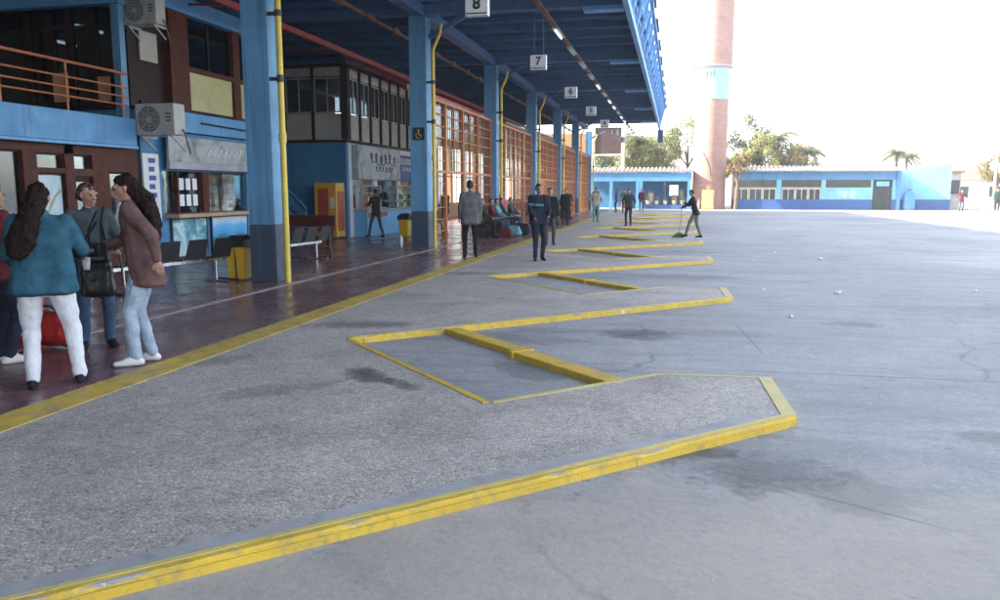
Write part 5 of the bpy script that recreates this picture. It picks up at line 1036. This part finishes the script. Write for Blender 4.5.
for x0, x1 in ((4.95, 6.1), (6.15, 7.25), (7.3, 8.38), (8.85, 9.9), (9.95, 10.95), (11.0, 11.98)):
    f = MB()
    for a in ((x0, x0 + .07, .955, 1.87), (x1 - .07, x1, .955, 1.87), (x0 + .07, x1 - .07, 1.80, 1.87), ((x0 + x1) / 2 - .025, (x0 + x1) / 2 + .025, .955, 1.80)): f.box(a[0], a[1], Y, Y + .08, a[2], a[3])
    fo = f.build('window', 'cream_paint', fb); p = MB(); p.box(x0 + .07, x1 - .07, Y + .05, Y + .06, .955, 1.80); p.build('pane', 'glass_dark', fo)
    p = MB(); p.box(x0, x1, Y + .05, Y + .06, 1.985, 2.595); p.build('clerestory', 'glass_dark', fb)
p = MB(); p.box(12.36, 15.89, Y + .05, Y + .06, 1.955, 2.595); p.build('strip_window', 'glass_dark', fb)
f = MB(); f.box(16.06, 16.2, Y, Y + .1, 0.02, 2.6).box(17.4, 17.54, Y, Y + .1, 0.02, 2.6).box(16.2, 17.4, Y, Y + .1, 1.9, 2.0).box(16.2, 17.4, Y, Y + .1, 2.5, 2.6).box(16.75, 16.83, Y, Y + .1, 0.02, 1.9); do = f.build('door', 'interior_dark', fb)
p = MB(); p.box(16.2, 16.75, Y + .04, Y + .05, 0.02, 1.9).box(16.83, 17.4, Y + .04, Y + .05, 0.02, 1.9); p.build('door_pane', 'glass_dark', do); p = MB(); p.box(16.3, 17.3, Y - .02, Y + .035, 2.05, 2.45); p.build('door_sign', 'far_cyan', do)
b = MB(); tile_edge(b, 4.9, 18.0, Y - 1.3, 3.40, dep=4.5, rise=.42); b.build('tiled_roof', 'roof_tile', fb)
b = MB(); b.box(4.9, 17.88, Y + 2.9, Y + 3.1, 0.02, 3.3); b.build('rear_wall', 'interior_wall', fb)
b = MB(); b.box(17.9, 18.1, Y - .2, 76, 0.02, 3.3); b.build('corner_wall', 'far_cyan', fb)
b = MB(); b.box(17.86, 18.14, Y - .24, Y + .03, 0.02, 3.3); b.build('corner_pier', 'wall_blue', fb)
for x0, x1, za, zb in ((18.11, 22.3, 3.35, 3.92),):
    b = MB(); b.add([(x0, 72, .95), (x1, 72, .95), (x1, 72, zb), (x0, 72, za), (x0, 72.2, .95), (x1, 72.2, .95), (x1, 72.2, zb), (x0, 72.2, za)], [(0, 1, 2, 3), (7, 6, 5, 4), (0, 4, 5, 1), (1, 5, 6, 2), (2, 6, 7, 3), (3, 7, 4, 0)]); b.build('gable_wall', 'far_cyan', fb)
    b = MB(); b.box(x0, x1 + .02, 71.97, 72.22, 0.02, .948); b.build('gable_base', 'far_base_navy', fb)
mat_poster('scribble_white', [(0.45, (0.20, 0.50, 0.66)), (0.55, (0.55, 0.68, 0.72))], 3, 4)
b = MB(); b.box(13.4, 14.9, Y - .012, Y - .004, 1.1, 1.7); b.build('faded_lettering', 'scribble_white', fb)
t = thing('water_drum', 'royal blue dome topped drum against the cyan wall beside the corner', 'drum', (18.8, 71.0, GZ)); b = MB(); b.lathe([(.001, 0.02), (.45, .02), (.47, .3), (.45, 1.2), (.36, 1.5), (.2, 1.66), (.001, 1.7)], 24, (18.9, 71.0)); b.build('shell', 'wall_blue', t); b = MB(); b.lathe([(.001, 1.7), (.16, 1.7), (.16, 1.78), (.001, 1.8)], 16, (18.9, 71.0)); b.build('lid', 'far_base_navy', t)
# yard right
t = thing('rail_fence', 'low two rail fence standing in the sunlit yard', 'fence', (24, 72.5, GZ)); b = MB(); b.box(22.4, 27.5, 72.5, 72.56, .10, .18).box(22.4, 27.5, 72.5, 72.56, .62, .70); b.build('rails', 'panel_grey', t)
for k in range(5): b = MB(); b.box(22.6 + k * 1.2, 22.7 + k * 1.2, 72.42, 72.49, 0.02, .85); b.build('post', 'panel_grey', t)
t = thing('light_pole', 'tall slender pale pole at the right picture edge', 'pole', (26.6, 75, GZ)); b = MB(); b.cyl((26.6, 75, 0), (26.6, 75, 13), .11, .07); b.build('shaft', 'cream_paint', t); b = MB(); b.tube([(26.6, 75, 12.9), (25.9, 75, 13.3), (25.2, 75, 13.3)], .04); b.build('arm', 'cream_paint', t); b = MB(); b.box(24.7, 25.3, 74.85, 75.15, 13.2, 13.32); b.build('lamp_head', 'panel_grey', t)
t = thing('far_house', 'white house with a long brown tiled roof beyond the sunlit yard', 'house', (35, 96, GZ)); b = MB(); b.box(29.6, 46, 95.4, 103, 0.02, 2.9); b.build('wall', 'white_wall', t)
b = MB(); b.add([(29.2, 94.6, 2.85), (46.5, 94.6, 2.85), (46.5, 99.2, 4.2), (29.2, 99.2, 4.2), (46.5, 103.8, 2.85), (29.2, 103.8, 2.85)], [(0, 1, 2, 3), (3, 2, 4, 5), (0, 3, 5), (1, 4, 2), (0, 5, 4, 1)]); b.build('roof', 'roof_tile_brown', t)
for x in (30.2, 33.4, 37): b = MB(); b.box(x, x + 1.1, 95.32, 95.395, 1.0, 2.1); b.build('window', 'glass_dark', t)
t = thing('gate_pier', 'dark narrow gate house beside the end of the cyan wall', 'gatehouse', (24.2, 76, GZ)); b = MB(); b.box(23.4, 24.3, 76, 77, 0.02, 3.2); b.build('wall', 'panel_grey', t); b = MB(); b.box(23.5, 24.2, 75.93, 75.995, 1.4, 2.6); b.build('window', 'interior_dark', t); b = MB(); b.box(23.2, 24.5, 75.8, 77.2, 3.21, 3.4); b.build('roof', 'roof_tile_brown', t)
# ------------------------------------------------------------------ trees
def leafy(name, label, x, y, h, cr, n, mats, seed, flat=.75, group=None, zc=None):
    random.seed(seed); t = thing(name, label, 'tree', (x, y, GZ), group); zc = zc or h - cr * flat
    b = MB(); tips = []; b.cyl((x, y, 0), (x + .1, y, zc * .62), .20, .15, 10)
    for k in range(7):
        a = k * .9 + random.random(); r = cr * random.uniform(.4, .8); tip = (x + r * math.cos(a), y + r * math.sin(a), zc + random.uniform(-.3, .5) * cr * flat); b.cyl((x + .1, y, zc * .6), tip, .10, .03, 7); tips.append(tip)
    b.build('trunk', 'trunk_bark', t)
    clumps = []
    for k in range(26):
        a, u = random.uniform(0, 6.28), random.uniform(-.8, 1); r = cr * math.sqrt(1 - min(1, u * u)) * random.uniform(.45, 1.0); clumps.append((Vector((x + r * math.cos(a), y + r * math.sin(a), zc + u * cr * flat)), cr * random.uniform(.20, .42)))
    meshes = [MB() for _ in mats]
    for c, r in clumps:
        mi = random.randrange(len(mats))
        for q in range(n // 26):
            d = Vector((random.gauss(0, 1), random.gauss(0, 1), random.gauss(0, .8))); d = d.normalized() * r * random.random() ** .4
            p = c + d; u = Vector((random.gauss(0, 1), random.gauss(0, 1), random.gauss(0, .7))).normalized() * random.uniform(.07, .14); v = u.cross(Vector((random.gauss(0, 1), random.gauss(0, 1), random.gauss(0, 1)))).normalized() * u.length * .5
            meshes[mi if random.random() < .8 else 0].add([p - u, p + v, p + u, p - v], [(0, 1, 2, 3)])
    for m, mt in zip(meshes, mats):
        if m.v: m.build('crown', mt, t)
def palm(label, x, y, h, L, seed, group='palms beyond the far buildings', lean=0.0):
    random.seed(seed); t = thing('palm_tree', label, 'palm', (x, y, GZ), group); b = MB(); pts = [(x + lean * (k / 6) ** 2, y, h * k / 6) for k in range(7)]
    for k in range(6): b.cyl(pts[k], pts[k + 1], .24 - .015 * k, .22 - .015 * k, 10)
    b.build('trunk', 'trunk_bark', t); cx = pts[-1][0]; f = MB()
    for k in range(30):
        a = k * 2.4; el = random.uniform(-.3, 1.15); d = Vector((math.cos(a), math.sin(a), 0)); p = Vector((cx, y, h)); side = Vector((-d.y, d.x, 0)); l = L * random.uniform(.8, 1.1); seg = 12; prev = None
        for q in range(seg + 1):
            s_ = q / seg; pos = p + d * l * s_ * math.cos(el * (1 - s_ * .6)) + Vector((0, 0, l * (math.sin(el) * s_ - .75 * s_ * s_)))
            if prev is not None:
                for sg in (-1, 1):
                    for e in range(2):
                        base = prev.lerp(pos, e * .5); tipv = base + side * sg * .5 * math.sin(min(1, s_ * 1.2 + .15) * 2.6) + d * .22 + Vector((0, 0, -.25)); f.add([base, base + d * .07, tipv], [(0, 1, 2)])
                f.add([prev, prev + Vector((0, 0, .03)), pos + Vector((0, 0, .03)), pos], [(0, 1, 2, 3)])
            prev = pos
    f.build('crown', 'palm_green', t)
TG = 'trees beyond the far buildings'
leafy('broadleaf_tree', 'yellow green tree rising behind the left of the pavilion', -5.4, 83, 7.6, 3.0, 5200, ['leaf_olive', 'leaf_dark'], 1, group=TG)
leafy('broadleaf_tree', 'bushy tree behind the middle of the pavilion', -1.6, 84, 7.4, 2.6, 5200, ['leaf_olive', 'leaf_rust'], 2, group=TG)
leafy('broadleaf_tree', 'tall tree close to the left side of the brick tower', 1.0, 82, 8.8, 2.7, 5200, ['leaf_olive', 'leaf_dark'], 3, group=TG)
leafy('broadleaf_tree', 'bright yellow green tree between hoarding and tower', -2.6, 79, 6.2, 2.5, 5600, ['leaf_olive'], 31, group=TG)
leafy('broadleaf_tree', 'low dense shrubby tree behind the hoarding', -8.5, 82, 6.2, 2.6, 4200, ['leaf_dark', 'leaf_olive'], 4, group=TG)
leafy('broadleaf_tree', 'dark tall tree right of the brick tower', 6.9, 84, 8.9, 2.3, 5600, ['leaf_dark', 'leaf_olive'], 5, .95, TG)
leafy('broadleaf_tree', 'rusty olive shrub between tower and tiled roof', 5.6, 78, 5.0, 1.6, 4200, ['leaf_olive', 'leaf_rust'], 6, group=TG)
leafy('broadleaf_tree', 'smaller olive tree behind the middle of the tiled roof', 12.6, 84, 5.9, 2.0, 4200, ['leaf_olive', 'leaf_rust'], 7, group=TG)
leafy('broadleaf_tree', 'olive tree under the palms behind the tiled roof', 9.4, 85, 6.2, 2.4, 4600, ['leaf_dark', 'leaf_olive'], 8, group=TG)
leafy('broadleaf_tree', 'broad olive tree just behind the tiled roof near the dark tall tree', 8.2, 80, 6.6, 2.2, 5000, ['leaf_olive', 'leaf_dark'], 21, group=TG)
leafy('broadleaf_tree', 'low rusty green tree behind the middle windows', 10.9, 80, 5.6, 2.0, 5000, ['leaf_olive', 'leaf_rust'], 22, group=TG)
leafy('broadleaf_tree', 'yellowish tree filling the gap behind the pavilion', -3.6, 80, 6.9, 2.6, 5600, ['leaf_olive'], 23, group=TG)
palm('palm standing just right of the dark tall tree', 9.4, 80, 6.6, 2.2, 11); palm('lower palm at the right end of the tree group', 12.2, 81, 5.4, 1.9, 12); palm('palm with a pale crown behind the left pavilion roof', -3.4, 79, 6.4, 2.2, 13)
palm('lone palm above the white gable, left of the pair', 22.0, 88, 5.5, 1.5, 14); palm('lone palm above the white gable, right of the pair', 24.0, 92, 5.3, 1.5, 15)
leafy('broadleaf_tree', 'yellowing tree behind the pole at the right picture edge', 29.2, 82, 4.8, 1.5, 3000, ['leaf_rust', 'leaf_olive'], 16, group=TG)
leafy('broadleaf_tree', 'small bare brown tree right at the foot of the brick tower', 5.0, 69.6, 4.3, .8, 900, ['leaf_rust'], 17, group=TG)
random.seed(5)

# ------------------------------------------------------------------ thin volume added to pale the far trees, standing in for veiling glare
hz = MB(); hz.box(-140, 160, -60, 190, -1.0, 27.5); ho = tag(hz.build('glare_haze', 'yellow_kerb_paint'), kind='stuff')
hm = bpy.data.materials.new('glare_haze_mat'); hm.use_nodes = True; hn = hm.node_tree; hn.nodes.clear(); oo = hn.nodes.new('ShaderNodeOutputMaterial'); pv_ = hn.nodes.new('ShaderNodeVolumePrincipled')
pv_.inputs['Density'].default_value = GLARE_HAZE; pv_.inputs['Color'].default_value = (0.95, 0.96, 1.0, 1); pv_.inputs['Anisotropy'].default_value = 0.3; hn.links.new(pv_.outputs[0], oo.inputs['Volume']); ho.data.materials[0] = hm
